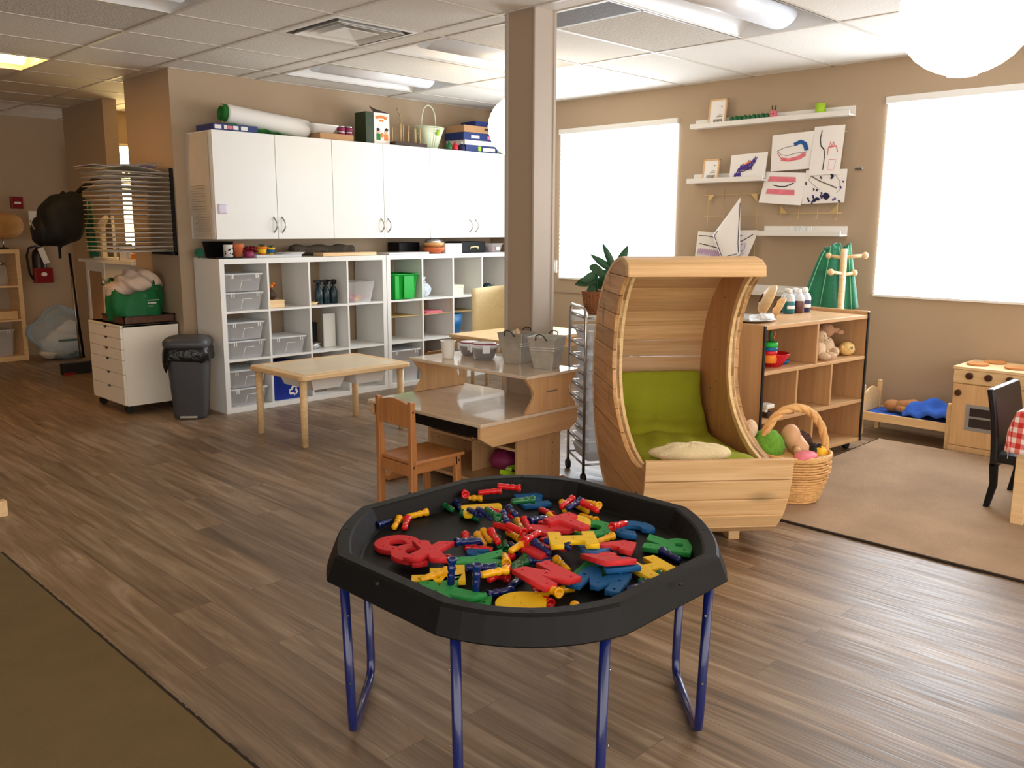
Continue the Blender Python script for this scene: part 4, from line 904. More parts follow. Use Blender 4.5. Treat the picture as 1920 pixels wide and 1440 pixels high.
# pedestal cupboard below
px0,px1=.32,.64
for y in (.07,W_d-.14): 
    p_=G(bevel=.003).box((px0,y,.0),(px1,y+.022,zl-.02)).build('pedestal_side','maple panel',t)
    g=G()
    for k in range(6):
        for x in (px0+.06,px1-.06): g.cyl((x,y-.0006,.08+k*.055),(x,y+.001,.08+k*.055),.003,n=8)
    g.build('peg_holes','dark brown',p_)
G().box((px1-.012,.092,.03),(px1,W_d-.14,zl-.02)).build('back_panel','maple panel',t)
G(bevel=.002).box((px0-.1,.092,.055),(px1-.012,W_d-.14,.073)).build('bottom_shelf','maple panel x',t)
G(bevel=.002).box((px0,.092,.235),(px1-.012,W_d-.14,.25)).build('shelf','maple panel x',t)
G(bevel=.002).box((px0,.40,.074),(px1-.012,.415,zl-.02)).build('divider','maple panel',t)
for y in (.05,W_d-.12): G(bevel=.004).prism([(.04,.002),(D_d-.03,.002),(D_d-.03,.04),(D_d-.07,.06),(.09,.06),(.04,.03)],y,y+.045,'y').build('foot','chair wood x',t)
# things inside
t2=thing('toy_pieces','yellow-green plastic toy in the desk cupboard','toy',(3.13,3.08,.085)); g=G()
for k in range(5): g.T=Matrix.Translation((-.0+.04*k-.05,.03*(k%3),.02))@Z0(.7*k)@Matrix.Rotation(.3,4,'Y'); g.box((-.045,-.015,-.012),(.045,.015,.012))
g.build('toy_body','lime',t2)
tag(G((3.2,3.2,.08)).sph((3.2,3.22,.13),(.09,.08,.055),14,8,lambda x,y,z:1+.2*math.sin(9*x)*math.sin(8*y)).build('toy_heap',['magenta']),'dark pink toy heaped behind the yellow-green toy','toy')
tag(G((3.2,3.5,.252),bevel=.01).box((3.08,3.35,.252),(3.33,3.63,.36)).build('black_bag','black plastic'),'black bag on the inner shelf of the desk','bag')
# on the desk top
D0=Vector((2.73,2.91,0))
t=thing('paper_cup','plain white paper cup on the raised desk shelf','cup',(3.155,3.625,zu+.001)); G().lathe([(.03,0),(.032,.002),(.041,.093),(.043,.095),(.043,.098),(.039,.097),(.03,.004)],n=22).build('cup_body','white plastic',t)
def clip_bowl(loc,label,r,h,lidm):
    t=thing('clip_lid_bowl',label,'container',loc); G().lathe([(r*.7,0),(r*.85,h*.12),(r,h*.72),(r*1.02,h*.74)],n=28).build('bowl','clear glass',t); G().lathe([(r*.66,.004),(r*.82,h*.14),(r*.93,h*.62)],n=28).build('contents','plum paste',t)
    G().lathe([(r*1.03,h*.72),(r*1.12,h*.78),(r*1.12,h*.9),(r*.95,h*.94),(r*.9,h*1.0),(r*.2,h*1.0)],n=28).build('lid',lidm,t)
    for a in (-2.2,-.6,1.0,2.6):
        g=G(); g.T=Z0(a); g.box((r*1.06,-.02,h*.45),(r*1.14,.02,h*.9)); g.build('clip','cloudy plastic',t)
    G().lathe([(r*1.0,h*.93),(r*.95,h*1.0)],n=28,cap=False).build('seal','magenta',t)
clip_bowl((3.28,3.465,zu+.001),'clip-lid bowl of dark paste, right of two, with reddish seal',.070,.090,'clear plastic')
clip_bowl((3.33,3.64,zu+.001),'clip-lid bowl of dark paste with cream lid behind the paper cup',.058,.075,'cloudy plastic')
def metal_pail(loc,label,rz,s=1):
    t=thing('metal_pail',label,'pail',loc,rz,'square metal pails'); a,b,h=.042*s,.062*s,.125*s
    def sq(q,z,r=.006): return rrect(2*q,2*q,z,r,3)
    g=G(); rings=[sq(a,0),sq(a*1.0,.002)]
    for z in (.55,.60,.63,.68,.71,.76,1.0):
        q=a+(b-a)*z+(.0015 if z in(.60,.68) else 0); rings.append(sq(q,h*z))
    rings+= [sq(b+.002,h*1.0),sq(b+.002,h*1.02),sq(b-.003,h),sq(a-.002,.004)]
    g.ring(rings,False,True,True); g.build('pail_body','galvanized',t)
    for s_ in (-1,1): G().tube([(s_*b,-.03,h*.93),(s_*(b+.018),-.02,h*1.10),(s_*(b+.022),.0,h*1.14),(s_*(b+.018),.02,h*1.10),(s_*b,.03,h*.93)],.0028,8).build('handle','dark metal',t)
    return t
p1=metal_pail((3.30,3.02,zu+.001),'square metal pail with handles, nearer the raised shelf\'s right edge',math.radians(20),1.28)
p2=dup(p1,(3.315,3.245,zu+.001),math.radians(12),'square metal pail with handles, left of the other pail, holding corks')
G((0,0,0)).sph((.0,.0,.155),(.018,.016,.016)).sph((.02,.015,.16),(.014,.014,.02)).build('corks','birch',p2)
# ================================================================ child's chair
t=thing('childs_chair','small honey-coloured wooden child\'s chair at the writing desk','chair',(2.44,3.07,0),math.radians(0))
sw,sd,sz,bh=.27,.31,.28,.56
for y in (0,sw-.026): G(bevel=.004).prism([(0.0,0),(.03,0),(.042,.25),(.03,bh),(.004,bh+.004),(.004,.28)],y,y+.026,'y').build('rear_leg','chair wood',t)
for y in (0.004,sw-.03): G(bevel=.004).prism([(sd-.02,0),(sd+.012,0),(sd+.002,sz-.018),(sd-.036,sz-.018)],y,y+.026,'y').build('front_leg','chair wood',t)
G(bevel=.006).box((.02,-.008,sz-.018),(sd+.018,sw+.008,sz)).build('seat','chair wood x',t)
for y in (.004,sw-.024): G(bevel=.003).box((.03,y,sz-.062),(sd-.02,y+.018,sz-.019)).build('seat_rail','chair wood x',t)
G(bevel=.003).box((sd-.02,.03,sz-.058),(sd-.002,sw-.03,sz-.019)).build('seat_rail','chair wood',t)
G(bevel=.003).box((.012,.026,sz-.075),(.03,sw-.026,sz-.019)).build('seat_rail','chair wood',t)
G(bevel=.004).prism([(.02,.44)]+[(.02+(sw-.04)*k/14,.545+.022*math.sin(PI*k/14)) for k in range(15)]+[(sw-.02,.44)],.006,.026,'x').build('back_rest','chair wood',t)
g=G()
for y in (-.001,):
    for z in (.515,.255): g.cyl((.018,y,z),(.018,y+.003,z),.006,n=10)
g.cyl((sd-.012,.003,sz-.04),(sd-.012,.005,sz-.04),.006,n=10); g.build('screw_cap','dark brown',t)
# ================================================================ rolling chrome drawer cart
ang=math.atan2(.83,.55) # long axis away from viewer
t=thing('drawer_cart','chrome rolling cart of ten cloudy drawers beside the moon-shaped cradle','cart',(3.49,2.92,0),0)
e1=Vector((.55,.83,0)).normalized(); e2=Vector((.83,-.55,0)).normalized(); CL=.31; CW=.29
def cp(a,b,z): v=e1*a+e2*b; return (v.x,v.y,z)
CR=Matrix(((e1.x,e2.x,0,0),(e1.y,e2.y,0,0),(0,0,1,0),(0,0,0,1)))
zt=.935
for b in (0,CW):
    G().tube([cp(0,b,.03),cp(0,b,zt-.05),cp(.008,b,zt-.02),cp(.035,b,zt),cp(CL-.035,b,zt),cp(CL-.008,b,zt-.02),cp(CL,b,zt-.05),cp(CL,b,.055)],.0085,12).build('side_frame','chrome',t)
zs=[.885-.075*k for k in range(10)]
for z in zs+[.10]:
    for b in (0,CW): G().tube([cp(0,b,z),cp(CL,b,z)],.0055,8).build('side_rail','chrome',t)
for a in (0,CL):
    for z in (.885,.10): G().tube([cp(a,0,z),cp(a,CW,z)],.0055,8).build('cross_rail','chrome',t)
for a,b in ((CL,0),(CL,CW),(0,0),(0,CW)):
    g=G(); p=Vector(cp(a,b,.026)); g.cyl(p-e2*.011,p+e2*.011,.025,n=16); g.cyl(p,p+Vector((0,0,.035)),.008,n=8); g.build('castor','black rubber',t)
for k,z in enumerate(zs[1:]+[.16]):
    if k>9: break
    g=G(); g.T=CR@Matrix.Translation((CL/2,CW/2,z-.052))
    h=.060
    g.ring([rrect(CL-.07,CW-.06,0,.02,4),rrect(CL-.03,CW-.03,h-.004,.02,4),rrect(CL-.01,CW-.018,h,.02,4),rrect(CL-.04,CW-.04,h,.02,4)],True,True,False)
    d_=g.build('drawer','cloudy plastic',t)
g=G(); g.T=CR; g.box((CL-.02,.02,.84),(CL+.075,CW-.02,.895)); g.build('drawer_lip','white plastic',t)
g=G(bevel=.003); g.T=CR; g.box((.01,.01,.886),(CL-.01,CW-.01,.894)); g.build('top_tray','white plastic',t)
# woven pot plant on the cart
pc=Vector((3.49,2.92,0))+e1*.14+e2*.10
t=thing('potted_plant','leafy plant with one red leaf in a brown wicker pot on the cart','plant',(pc.x,pc.y,.896))
G().lathe([(.058,0),(.06,.01),(.078,.115),(.082,.12),(.076,.12),(.07,.108)],n=26).build('wicker_pot','wicker brown',t)
g=G()
for q in range(9): g.tube([((.0605+.0019*q)*math.cos(k*PI/12),(.0605+.0019*q)*math.sin(k*PI/12),.008+q*.0125) for k in range(24)],.0045,5,True)
for k in range(24): a=k*PI/12; g.tube([(.061*math.cos(a),.061*math.sin(a),.004),(.080*math.cos(a),.080*math.sin(a),.118)],.0038,5)
g.build('weave','wicker brown',t)
def leaf(g,base,tip,w,droop=.02,n=8,side=None,fold=.15):
    b=Vector(base);tp=Vector(tip);d=tp-b; sd_=Vector(side) if side else d.cross(Vector((0,0,1))); 
    if sd_.length<1e-4: sd_=Vector((1,0,0))
    sd_.normalize(); nrm=sd_.cross(d).normalized()
    def fn(u,v):
        k=v; ww=w*math.sin(PI*min(1,k*.96+.02))**.8*(1-.25*k); s_=(u-.5)*2
        return b+d*k+Vector((0,0,-droop*k*k))+sd_*(s_*ww)+nrm*(abs(s_)*ww*fold)
    g.grid(fn,4,n)
g=G()
g.tube([(0,0,.09),(0,0,.16),(-.005,0,.21)],.006,6)
VD=Vector((.7,.69,-.18))
for bx,tp,w in (((0,0,.2),(-.01,.01,.285),.038),((0,0,.18),(-.1,.07,.175),.028),((0,0,.19),(-.11,.02,.2),.025),((0,0,.17),(.04,-.06,.2),.03),((0,0,.17),(-.04,-.07,.17),.035),((0,0,.15),(.03,.03,.19),.03),((0,0,.16),(.08,-.02,.2),.02),((0,0,.14),(-.05,.03,.145),.028)): leaf(g,bx,tp,w*1.15,.02,side=tuple((Vector(tp)-Vector(bx)).cross(VD)+Vector((0,0,.03)))); g.tube([(0,0,.11),bx],.003,5)
g.build('foliage','leaf green',t)
g=G(); leaf(g,(.02,-.02,.165),(.12,-.11,.10),.034,.03,side=tuple(Vector((.10,-.09,-.06)).cross(VD))); g.build('red_leaf','leaf red',t)
t=thing('floor_plant','tall croton plant behind the cradle in front of the left window','plant',(5.05,3.95,0)); G().lathe([(.11,0),(.15,.25),(.16,.26),(.14,.26)],n=22).build('pot','terracotta',t)
G().tube([(0,0,.24),(.01,0,.7),(0,0,1.05)],.014,8).build('stem','wicker brown',t)
g=G()
for tp,w in (((-.14,.13,1.16),.032),((-.09,.06,1.24),.03),((.10,-.02,1.22),.04),((.02,-.10,1.14),.03),((-.10,-.05,1.08),.03),((.1,.08,1.1),.03),((-.15,.15,1.02),.03)): leaf(g,(0,0,1.03),tp,w,.0,fold=.3,side=tuple((Vector(tp)-Vector((0,0,1.03))).cross(VD)))
g.build('foliage','leaf green',t); g=G(); leaf(g,(.02,-.02,1.07),(.22,-.22,1.11),.04,.02,side=(.3,.3,.9)); g.build('variegated_leaf','leaf yellow',t)
# ================================================================ moon-shaped cradle seat
A50=math.radians(50); n_=Vector((math.cos(A50),math.sin(A50),0)); rt=Vector((math.sin(A50),-math.cos(A50),0))
KS=.9706; XL,XR=.877*KS,1.462*KS
orig=n_*3.9+rt*((XL+XR)/2)
# local frame: x = width to the right, y = depth away, z up
t=thing('moon_cradle','crescent-moon-shaped wooden cradle seat with green cushion','cradle',(orig.x,orig.y,0),A50-PI/2)
hw=(XR-XL)/2
front=[(3.83,1.15),(3.92,1.09),(3.99,1.02),(4.05,.93),(4.085,.83),(4.095,.73),(4.09,.64),(4.05,.545),(3.98,.475),(3.88,.415),(3.76,.37),(3.64,.348),(3.52,.352),(3.44,.375),(3.40,.415)]
hull=[(3.40,.415),(3.405,.355),(3.415,.30),(3.43,.25),(3.455,.19),(3.49,.135),(3.545,.08),(3.61,.045)]
back=[(3.83,1.15),(3.86,1.185),(3.93,1.20),(4.02,1.195),(4.15,1.165),(4.29,1.10),(4.41,1.01),(4.50,.90),(4.555,.78),(4.58,.65),(4.575,.53),(4.55,.42),(4.495,.31),(4.41,.21),(4.30,.13),(4.16,.075),(4.0,.045),(3.8,.035),(3.61,.045)]
sh=lambda P:[(a*KS-3.9,CAM_H-(CAM_H-b)*KS) for a,b in P]
poly=sh(front+hull[1:]+back[::-1][1:-1])
def clip(P,z,keep_above):
    out=[]
    for i in range(len(P)):
        a,b=P[i],P[(i+1)%len(P)]; ia=(a[1]>=z)==keep_above; ib=(b[1]>=z)==keep_above
        if ia: out.append(a)
        if ia!=ib:
            k=(z-a[1])/(b[1]-a[1]); out.append((a[0]+(b[0]-a[0])*k,z))
    return out
for sgn,lbl in ((-1,'left'),(1,'right')):
    x0=sgn*hw; xi=x0-sgn*.018
    pn=G(bevel=.002).prism(poly,min(x0,xi),max(x0,xi),'x').build('side_panel','ply',t)
    # light edge ring following the opening, inside
    fr=sh(front); inner=[]
    for i,(a,b) in enumerate(fr):
        p=Vector(fr[max(0,i-1)]);q=Vector(fr[min(len(fr)-1,i+1)]); d=(q-p).normalized(); inner.append((a+d.y*-0.0 +(-d.y)*-.0+ (.032*( -d.y)) ,b+.032*d.x))
    rg=G(bevel=.001)
    for i in range(len(fr)-3):
        quad=[fr[i],fr[i+1],(fr[i+1][0]*.0+inner[i+1][0],inner[i+1][1]),inner[i]]
        rg.prism(quad,x0-.001 if sgn<0 else x0-.03,x0+.03 if sgn<0 else x0+.001,'x')
    rg.build('edge_rim','ply edge',t)
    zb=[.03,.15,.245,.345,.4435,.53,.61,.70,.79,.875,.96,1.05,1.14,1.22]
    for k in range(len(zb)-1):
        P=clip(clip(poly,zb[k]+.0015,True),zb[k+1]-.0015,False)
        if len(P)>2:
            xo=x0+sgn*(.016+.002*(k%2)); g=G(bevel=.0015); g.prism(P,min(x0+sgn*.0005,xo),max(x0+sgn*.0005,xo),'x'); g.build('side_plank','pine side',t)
def slats(path,width,name,th=.02,gap=.003,off=1,mt_='pine'):
    P=[Vector((0,a,b)) for a,b in sh(path)]
    # resample to constant width boards
    L=[0]
    for i in range(1,len(P)): L.append(L[-1]+(P[i]-P[i-1]).length)
    def at(s_):
        s_=max(0,min(L[-1],s_))
        for i in range(1,len(P)):
            if s_<=L[i]: return P[i-1].lerp(P[i],(s_-L[i-1])/(L[i]-L[i-1]))
        return P[-1]
    nb=round(L[-1]/width)
    for k in range(nb):
        a=at(L[-1]*k/nb+gap/2);b=at(L[-1]*(k+1)/nb-gap/2); d=(b-a).normalized(); nn=Vector((0,-d.z,d.y))*off
        g=G(bevel=.002); w=hw+.019
        g._add([(-w,a.y,a.z),(w,a.y,a.z),(w,b.y,b.z),(-w,b.y,b.z)]+[(x,p.y+nn.y*th,p.z+nn.z*th) for x,p in ((-w,a),(w,a),(w,b),(-w,b))],[(3,2,1,0),(4,5,6,7),(0,1,5,4),(1,2,6,5),(2,3,7,6),(3,0,4,7)])
        o=g.build(name,mt_,t)
slats(hull,.093,'front_board',off=-1)
slats(back[1:],.088,'back_board',off=1)
# top cap board
G(bevel=.006).prism(sh([(3.79,1.135),(3.80,1.185),(3.85,1.21),(3.93,1.222),(4.02,1.212),(4.02,1.196),(3.93,1.20),(3.86,1.175),(3.85,1.135)]),-hw-.02,hw+.02,'x').build('top_cap','pine',t)
G(bevel=.003).box((-.20,-.33,0),(-.15,.30,.10)).build('base_skid','pine',t); G(bevel=.003).box((.15,-.33,0),(.20,.30,.10)).build('base_skid','pine',t)
# seat floor
G().prism(sh([(3.50,.275),(4.44,.24),(4.44,.255),(3.50,.29)]),-hw+.018,hw-.018,'x').build('seat_board','ply',t)
g=G(); 
for yy,zz in ((.26,.93),(.32,.75),(.36,.55)):
    g.cyl((hw-.019,yy,zz),(hw-.0175,yy,zz),.004,n=8)
for yy,zz in ((.28,.6),(.34,.44),(.16,.40),(.28,.34),(.2,1.02),(.34,.86)): g.cyl((hw-.0195,yy,zz),(hw-.0175,yy,zz),.004,n=8)
g.build('nail','dark brown',t)
# cushions (rest in the cradle)
def cush(name,label,fn,mt_,nu=26,nv=26,th=.05):
    g=G((orig.x,orig.y,0)); g.T=Matrix.Translation((orig.x,orig.y,0))@Z0(A50-PI/2)
    g.grid(fn,nu,nv); return tag(g.build(name,mt_,thick=th),label,'cushion')
t_c=thing('seat_cushion','olive-green padded cushion folded into the seat and back of the cradle','cushion',(orig.x,orig.y,0),A50-PI/2)
path=[(-.40,.355),(-.30,.345),(-.18,.335),(-.04,.325),(.12,.315),(.26,.32),(.36,.36),(.42,.44),(.46,.54),(.475,.62)]
def pl(P,u):
    s_=u*(len(P)-1); i=min(int(s_),len(P)-2); f=s_-i; return P[i][0]+(P[i+1][0]-P[i][0])*f,P[i][1]+(P[i+1][1]-P[i][1])*f
def padf(u,v):
    y,z=pl(path,v); x=-(hw-.045)+2*(hw-.045)*u; pf=(math.sin(PI*u)**.35)*(math.sin(PI*v)**.35)
    cre=.016*abs(math.sin(PI*v*5+1.2*math.sin(3*u)))**.35+.007*math.sin(9*u+7*v)+.004*math.sin(23*u-15*v)-.014*math.exp(-((v-.52-.04*math.sin(4*u))/.02)**2)
    return (x+.006*math.sin(20*v),y-.03*v*pf-.012*math.sin(5*u)*v-cre*v,z+(.022+cre*1.6)*pf*(1-.6*v))
g=G(); g.grid(padf,30,44); g.build('pad','green cushion',t_c,thick=.035,subd=1)
g=G(); g.tube([padf(k/24,.46+.02*math.sin(k*.4)) for k in range(1,24)],.0035,6); g.tube([padf(k/24,.30+.03*math.sin(k*.3)) for k in range(1,24)],.003,6); g.build('seam','green cushion',t_c)
t_r=thing('rolled_blanket','small cream crinkled blanket at the front edge of the cradle seat','blanket',(orig.x,orig.y,0),A50-PI/2)
g=G(); g.sph((-.04,-.36,.405),(.17,.09,.042),30,16,lambda x,y,z:1+.06*math.sin(22*math.atan2(y,x))+.05*math.sin(11*x)); g.build('folds','cream fabric',t_r)
# ================================================================ maple toy shelf
TS=Vector((4.237,2.311,0)); ua=math.atan2(-.119,1.056)
t=thing('toy_shelf','open maple toy shelf on castors with stuffed animals, beside the cradle','shelf',tuple(TS),ua)
Lw,Dd,zb_,ztp=1.062,.42,.055,.835
for x in (0,Lw-.022):
    G(bevel=.004).box((x,0,zb_),(x+.022,Dd,ztp+(.004 if x==0 else .022))).build('end_panel','maple panel',t)
    g=G().box((x-.003,-.005,zb_),(x+.012,.004,ztp+(.0 if x==0 else .015))); g.build('black_edge_trim','black rubber',t)
G(bevel=.002).box((.022,0.002,ztp-.022),(Lw-.022,Dd,ztp)).build('top_panel','maple panel x',t)
for z in (.586,.318): G(bevel=.002).box((.022,.002,z-.02),(Lw-.022,Dd-.01,z)).build('shelf','maple panel x',t)
G(bevel=.002).box((.022,.002,zb_),(Lw-.022,Dd-.01,zb_+.022)).build('bottom_panel','maple panel x',t)
G().box((.022,Dd-.008,zb_),(Lw-.022,Dd-.001,ztp-.02)).build('back_panel','maple panel x',t)
for x,za,zc in ((.51,.586,ztp-.022),(.328,.318,.566),(.677,.318,.566),(.508,zb_+.022,.298)): G(bevel=.002).box((x,.004,za),(x+.018,Dd-.01,zc)).build('divider','maple panel',t)
for x in (.07,Lw-.07):
    for y in (.06,Dd-.06): G().cyl((x,y-.012,.026),(x,y+.012,.026),.025,n=14).cyl((x,y,.03),(x,y,zb_),.012,n=8).build('castor','black rubber',t)
RT=Matrix.Translation(TS)@Z0(ua)
def ts(x,y,z): v=RT@Vector((x,y,z)); return (v.x,v.y,v.z)
# toys on the shelf
t=thing('toy_basket','red woven plastic basket on the top shelf of the toy shelf','basket',ts(.235,.11,.587)); G().lathe([(.05,0),(.085,.05),(.098,.07),(.10,.075),(.094,.075),(.05,.008)],n=26,cap=False).build('basket_body','red plastic',t)
g=G(); 
for k in range(26): a=2*PI*k/26; g.tube([(.052*math.cos(a),.052*math.sin(a),.004),(.0985*math.cos(a),.0985*math.sin(a),.07)],.003,5)
g.build('weave','red plastic',t)
t=thing('stacking_cups','stack of coloured rings with green toy on top, in the red basket','toy',ts(.165,.075,.587))
z=.03
for r_,h_,m_ in ((.04,.045,'orange'),(.041,.022,'red plastic'),(.042,.02,'bright blue plastic'),(.043,.028,'bright green plastic')): G().lathe([(r_*.92,z),(r_,z+.003),(r_,z+h_-.002),(r_*.92,z+h_)],n=20).build('ring',m_,t); z+=h_
G().sph((0,0,z+.03),(.014,.012,.035),10,8).sph((.02,0,z+.01),(.012,.012,.012),8,6).build('figure_head','leaf green',t); G().tube([(.02,0,z),(.045,0,z+.03),(.05,0,z+.055)],.003,6).build('stick','orange',t)
tag(G(ts(.36,.12,.587)).lathe([(.025,0),(.04,.022),(.036,.022),(.02,.004)],ts(.36,.12,.587)).build('small_bowl','bright blue plastic'),'small blue toy bowl behind the red basket','bowl')
def plush(name,label,loc,rz,parts):
    t=thing(name,label,'soft toy',loc,rz)
    for pn,mt_,lst in parts:
        g=G()
        for c,r in lst: g.sph(c,r,14,10,lambda x,y,z:1+.015*math.sin(23*x+17*z))
        g.build(pn,mt_,t)
    return t
# facing -y local
plush('soft_toy','plush lamb with beige body sitting by the shelf divider',ts(.68,.10,.587),ua,[('body','plush beige',[((0,0,.055),(.045,.045,.055)),((-.03,-.06,.025),(.02,.045,.022)),((.035,-.06,.025),(.02,.045,.022)),((-.045,-.03,.07),(.015,.02,.04))]),('head','plush beige',[((0,-.015,.135),(.035,.035,.034)),((0,-.045,.125),(.018,.018,.014))]),('ear','pink',[((-.035,0,.14),(.014,.008,.022)),((.035,0,.14),(.014,.008,.022))]),('face','ink black',[((-.013,-.047,.142),(.004,.004,.004)),((.013,-.047,.142),(.004,.004,.004)),((0,-.064,.129),(.005,.003,.004))])])
plush('soft_toy','plush bunny with tan head and floppy ear turned away',ts(.835,.15,.587),ua-.5,[('body','plush beige',[((0,0,.06),(.055,.05,.06)),((.03,-.055,.03),(.022,.045,.025)),((-.03,-.05,.03),(.022,.045,.025)),((.05,-.01,.03),(.04,.03,.028))]),('head','plush tan',[((0,.0,.155),(.05,.045,.045))]),('ear','plush tan',[((.055,-.01,.155),(.035,.012,.016)),((.085,-.02,.145),(.022,.010,.014))])])
plush('soft_toy','round yellow plush head-shaped toy, rightmost on the top shelf',ts(.96,.08,.587),ua,[('body','plush yellow',[((0,0,.042),(.052,.048,.042))]),('ear','plush yellow',[((-.045,0,.05),(.012,.008,.016)),((.045,0,.05),(.012,.008,.016))]),('face','ink brown',[((-.018,-.046,.052),(.008,.003,.009)),((.022,-.044,.052),(.008,.003,.009))])])
plush('soft_toy','pale blue plush behind the lamb and bunny',ts(.90,.30,.587),ua,[('body','plush blue',[((0,0,.09),(.06,.05,.09))]),('head','plush blue',[((0,-.01,.18),(.04,.04,.03))])])
t=thing('toy_block','small white and brown toy in the left middle compartment','toy',ts(.12,.05,.319),ua); G(bevel=.004).box((-.02,-.03,0),(.04,.03,.03)).build('lower_piece','dark brown',t); G(bevel=.006).box((-.03,-.03,.05),(.04,.03,.075)).box((-.025,-.02,.03),(-.005,.02,.05)).build('upper_piece','white plastic',t)
# on top
ztt=.836
t=thing('silver_tray','oval silver tray on the left end of the toy shelf','tray',ts(.17,.20,ztt),ua+.2); G().lathe([((.10,.07),0),((.14,.10),.004),((.165,.12),.016),((.17,.124),.016),((.14,.10),.008),((.02,.02),.006)],n=40).build('tray_body','foil',t)
t=thing('glass_dish','small clear glass dish on the silver tray, right one','dish',ts(.25,.17,ztt+.012)); G().lathe([(.025,0),(.034,.03),(.031,.03),(.02,.004)],n=20).build('dish_body','clear glass',t)
dup(t,ts(.12,.2,ztt+.012),label='small clear glass dish on the silver tray, left one')
tag(G(ts(.15,.13,ztt+.02)).tube([ts(.06,.13,ztt+.03),ts(.2,.10,ztt+.03)],.02,14).build('glass_bottle','clear glass'),'clear glass bottle lying across the silver tray','bottle')
def wbowl(loc,r,ax,dz,label,m_='birch'):
    t=thing('wooden_bowl',label,'bowl',loc); g=G(); g.T=Vector(ax).to_track_quat('Z','Y').to_matrix().to_4x4()
    g.lathe([(r*.3,0),(r*.75,r*.16),(r*.97,r*.42),(r,r*.5),(r*.93,r*.5),(r*.9,r*.42),(r*.65,r*.2),(r*.05,r*.08)],n=34,cap=False); mz=min(p.z for p in g.v); g.v=[p-Vector((0,0,mz)) for p in g.v]; g.build('bowl_body',m_,t); return t
wbowl(ts(.42,.33,ztt),.10,(.62,-.78,-.42),0,'large wooden bowl leaning on its edge on the toy shelf')
wbowl(ts(.46,.26,ztt),.065,(.60,-.75,-.50),0,'small wooden bowl leaning against the larger wooden bowl')
wbowl(ts(.04,.27,ztt),.034,(.60,-.75,-.50),0,'tiny wooden scoop behind the silver tray')
tag(G(ts(.05,.3,ztt)).tube([ts(.06,.33,ztt+.0),ts(.065,.33,ztt+.05),ts(.055,.33,ztt+.09)],.003,6).build('wooden_stick','wicker'),'thin bent twig standing behind the silver tray','stick')
def paint(loc,label,liq,lab=True):
    t=thing('paint_bottle',label,'bottle',loc,0,'paint bottles'); G().lathe([(.034,0),(.036,.004),(.036,.085),(.03,.105),(.014,.12),(.013,.125)],n=20).build('bottle',liq,t); G().lathe([(.0365,.075),(.0365,.086),(.0305,.106),(.0145,.121)],n=20,cap=False).build('clear_shoulder','cloudy plastic',t)
    G().lathe([(.016,.122),(.016,.145),(.013,.148)],n=16).build('cap','white plastic',t)
    if lab:
        g=G(); g.grid(lambda u,v:(.0372*math.cos(-2.9+1.6*u),.0372*math.sin(-2.9+1.6*u),.03+.02*v),8,1); g.build('label_band','white plastic',t)
    return t
yb=.345
paint(ts(.725,yb,ztt),'paint bottle with teal liquid and white cap','teal liquid'); paint(ts(.81,yb-.01,ztt),'paint bottle with brown liquid and white cap','brown liquid',False); paint(ts(.895,yb+.0,ztt),'paint bottle with navy liquid, nearest the coat stand','navy liquid')
paint(ts(.77,yb+.045,ztt),'paint bottle with grey-blue liquid in the back row, left','dark_teal',False) ; paint(ts(.855,yb+.045,ztt),'pale paint bottle in the back row of paint bottles, middle','pale cloth',False); paint(ts(.95,yb+.04,ztt),'dark violet paint bottle in the back row, right','ink navy',False)
# ================================================================ coat stand with green garment
t=thing('coat_stand','child-size white wooden coat stand behind the toy shelf','coat stand',(5.60,2.52,0))
G().tube([(0,0,.02),(0,0,1.22)],.021,16).build('pole','toy wood x',t); G().lathe([(.14,0),(.15,.01),(.14,.025),(.03,.035)],n=26).build('base','toy wood',t)
for a,z,l in ((-48,1.165,.135),(170,1.06,.13),(-20,1.05,.10),(95,1.16,.10)):
    c,s_=math.cos(math.radians(a)),math.sin(math.radians(a)); G().tube([(0,0,z),(c*l,s_*l,z+.012)],.011,12).sph((c*l,s_*l,z+.012),(.022,.022,.022),12,8).build('peg','toy wood x',t)
t=thing('green_garment','green velvet garment with light piping hanging on the coat stand','garment',(5.60,2.52,0))
mat('green piping',(120,190,150),.6,noise=0)
ex=Vector((-.704,.71,0)); ed=Vector((.71,.704,0))
def gar(u,v):
    a=2*PI*u; w=.055+.115*v**.75; d_=.022+.045*v; fold=1+.22*math.sin(7*a+1.5*v)*v**.5+.10*math.sin(13*a+4*v)*v
    p=ex*(.055+.045*v+w*math.cos(a)*(1+.08*math.sin(7*a)*v))+ed*(.085+d_*math.sin(a)*fold)
    top=1.245-.05*(.5+.5*math.cos(a))**2-.012*math.sin(5*a)
    return (p.x,p.y,top-(.46+.03*math.sin(3*a))*v)
g=G(); g.grid(gar,96,22); g.build('cloth','green fabric',t,thick=.006)
g=G(); c0=Vector(gar(0,0)); g.grid(lambda u,v:Vector(gar(u,0))*(1-v)+Vector((ex*.05+ed*.085)+Vector((0,0,1.225)))*v,48,3); g.build('collar','green fabric',t,thick=.006)
def gar2(u,v):
    a=2*PI*u; w=.03+.05*v; p=ex*(-.035-.03*v+w*math.cos(a))+ed*(.075+(.02+.02*v)*math.sin(a)*(1+.3*math.sin(5*a)*v)); return (p.x,p.y,1.235-.02*math.cos(a)-.42*v)
g=G(); g.grid(gar2,48,14); g.build('sleeve','green fabric',t,thick=.006)
for uu in (.62,.78,.9): G().tube([gar(uu,k/18) for k in range(19)],.0045,6).build('piping','green piping',t)
G().tube([gar2(.7,k/14) for k in range(15)],.0045,6).build('piping','green piping',t)
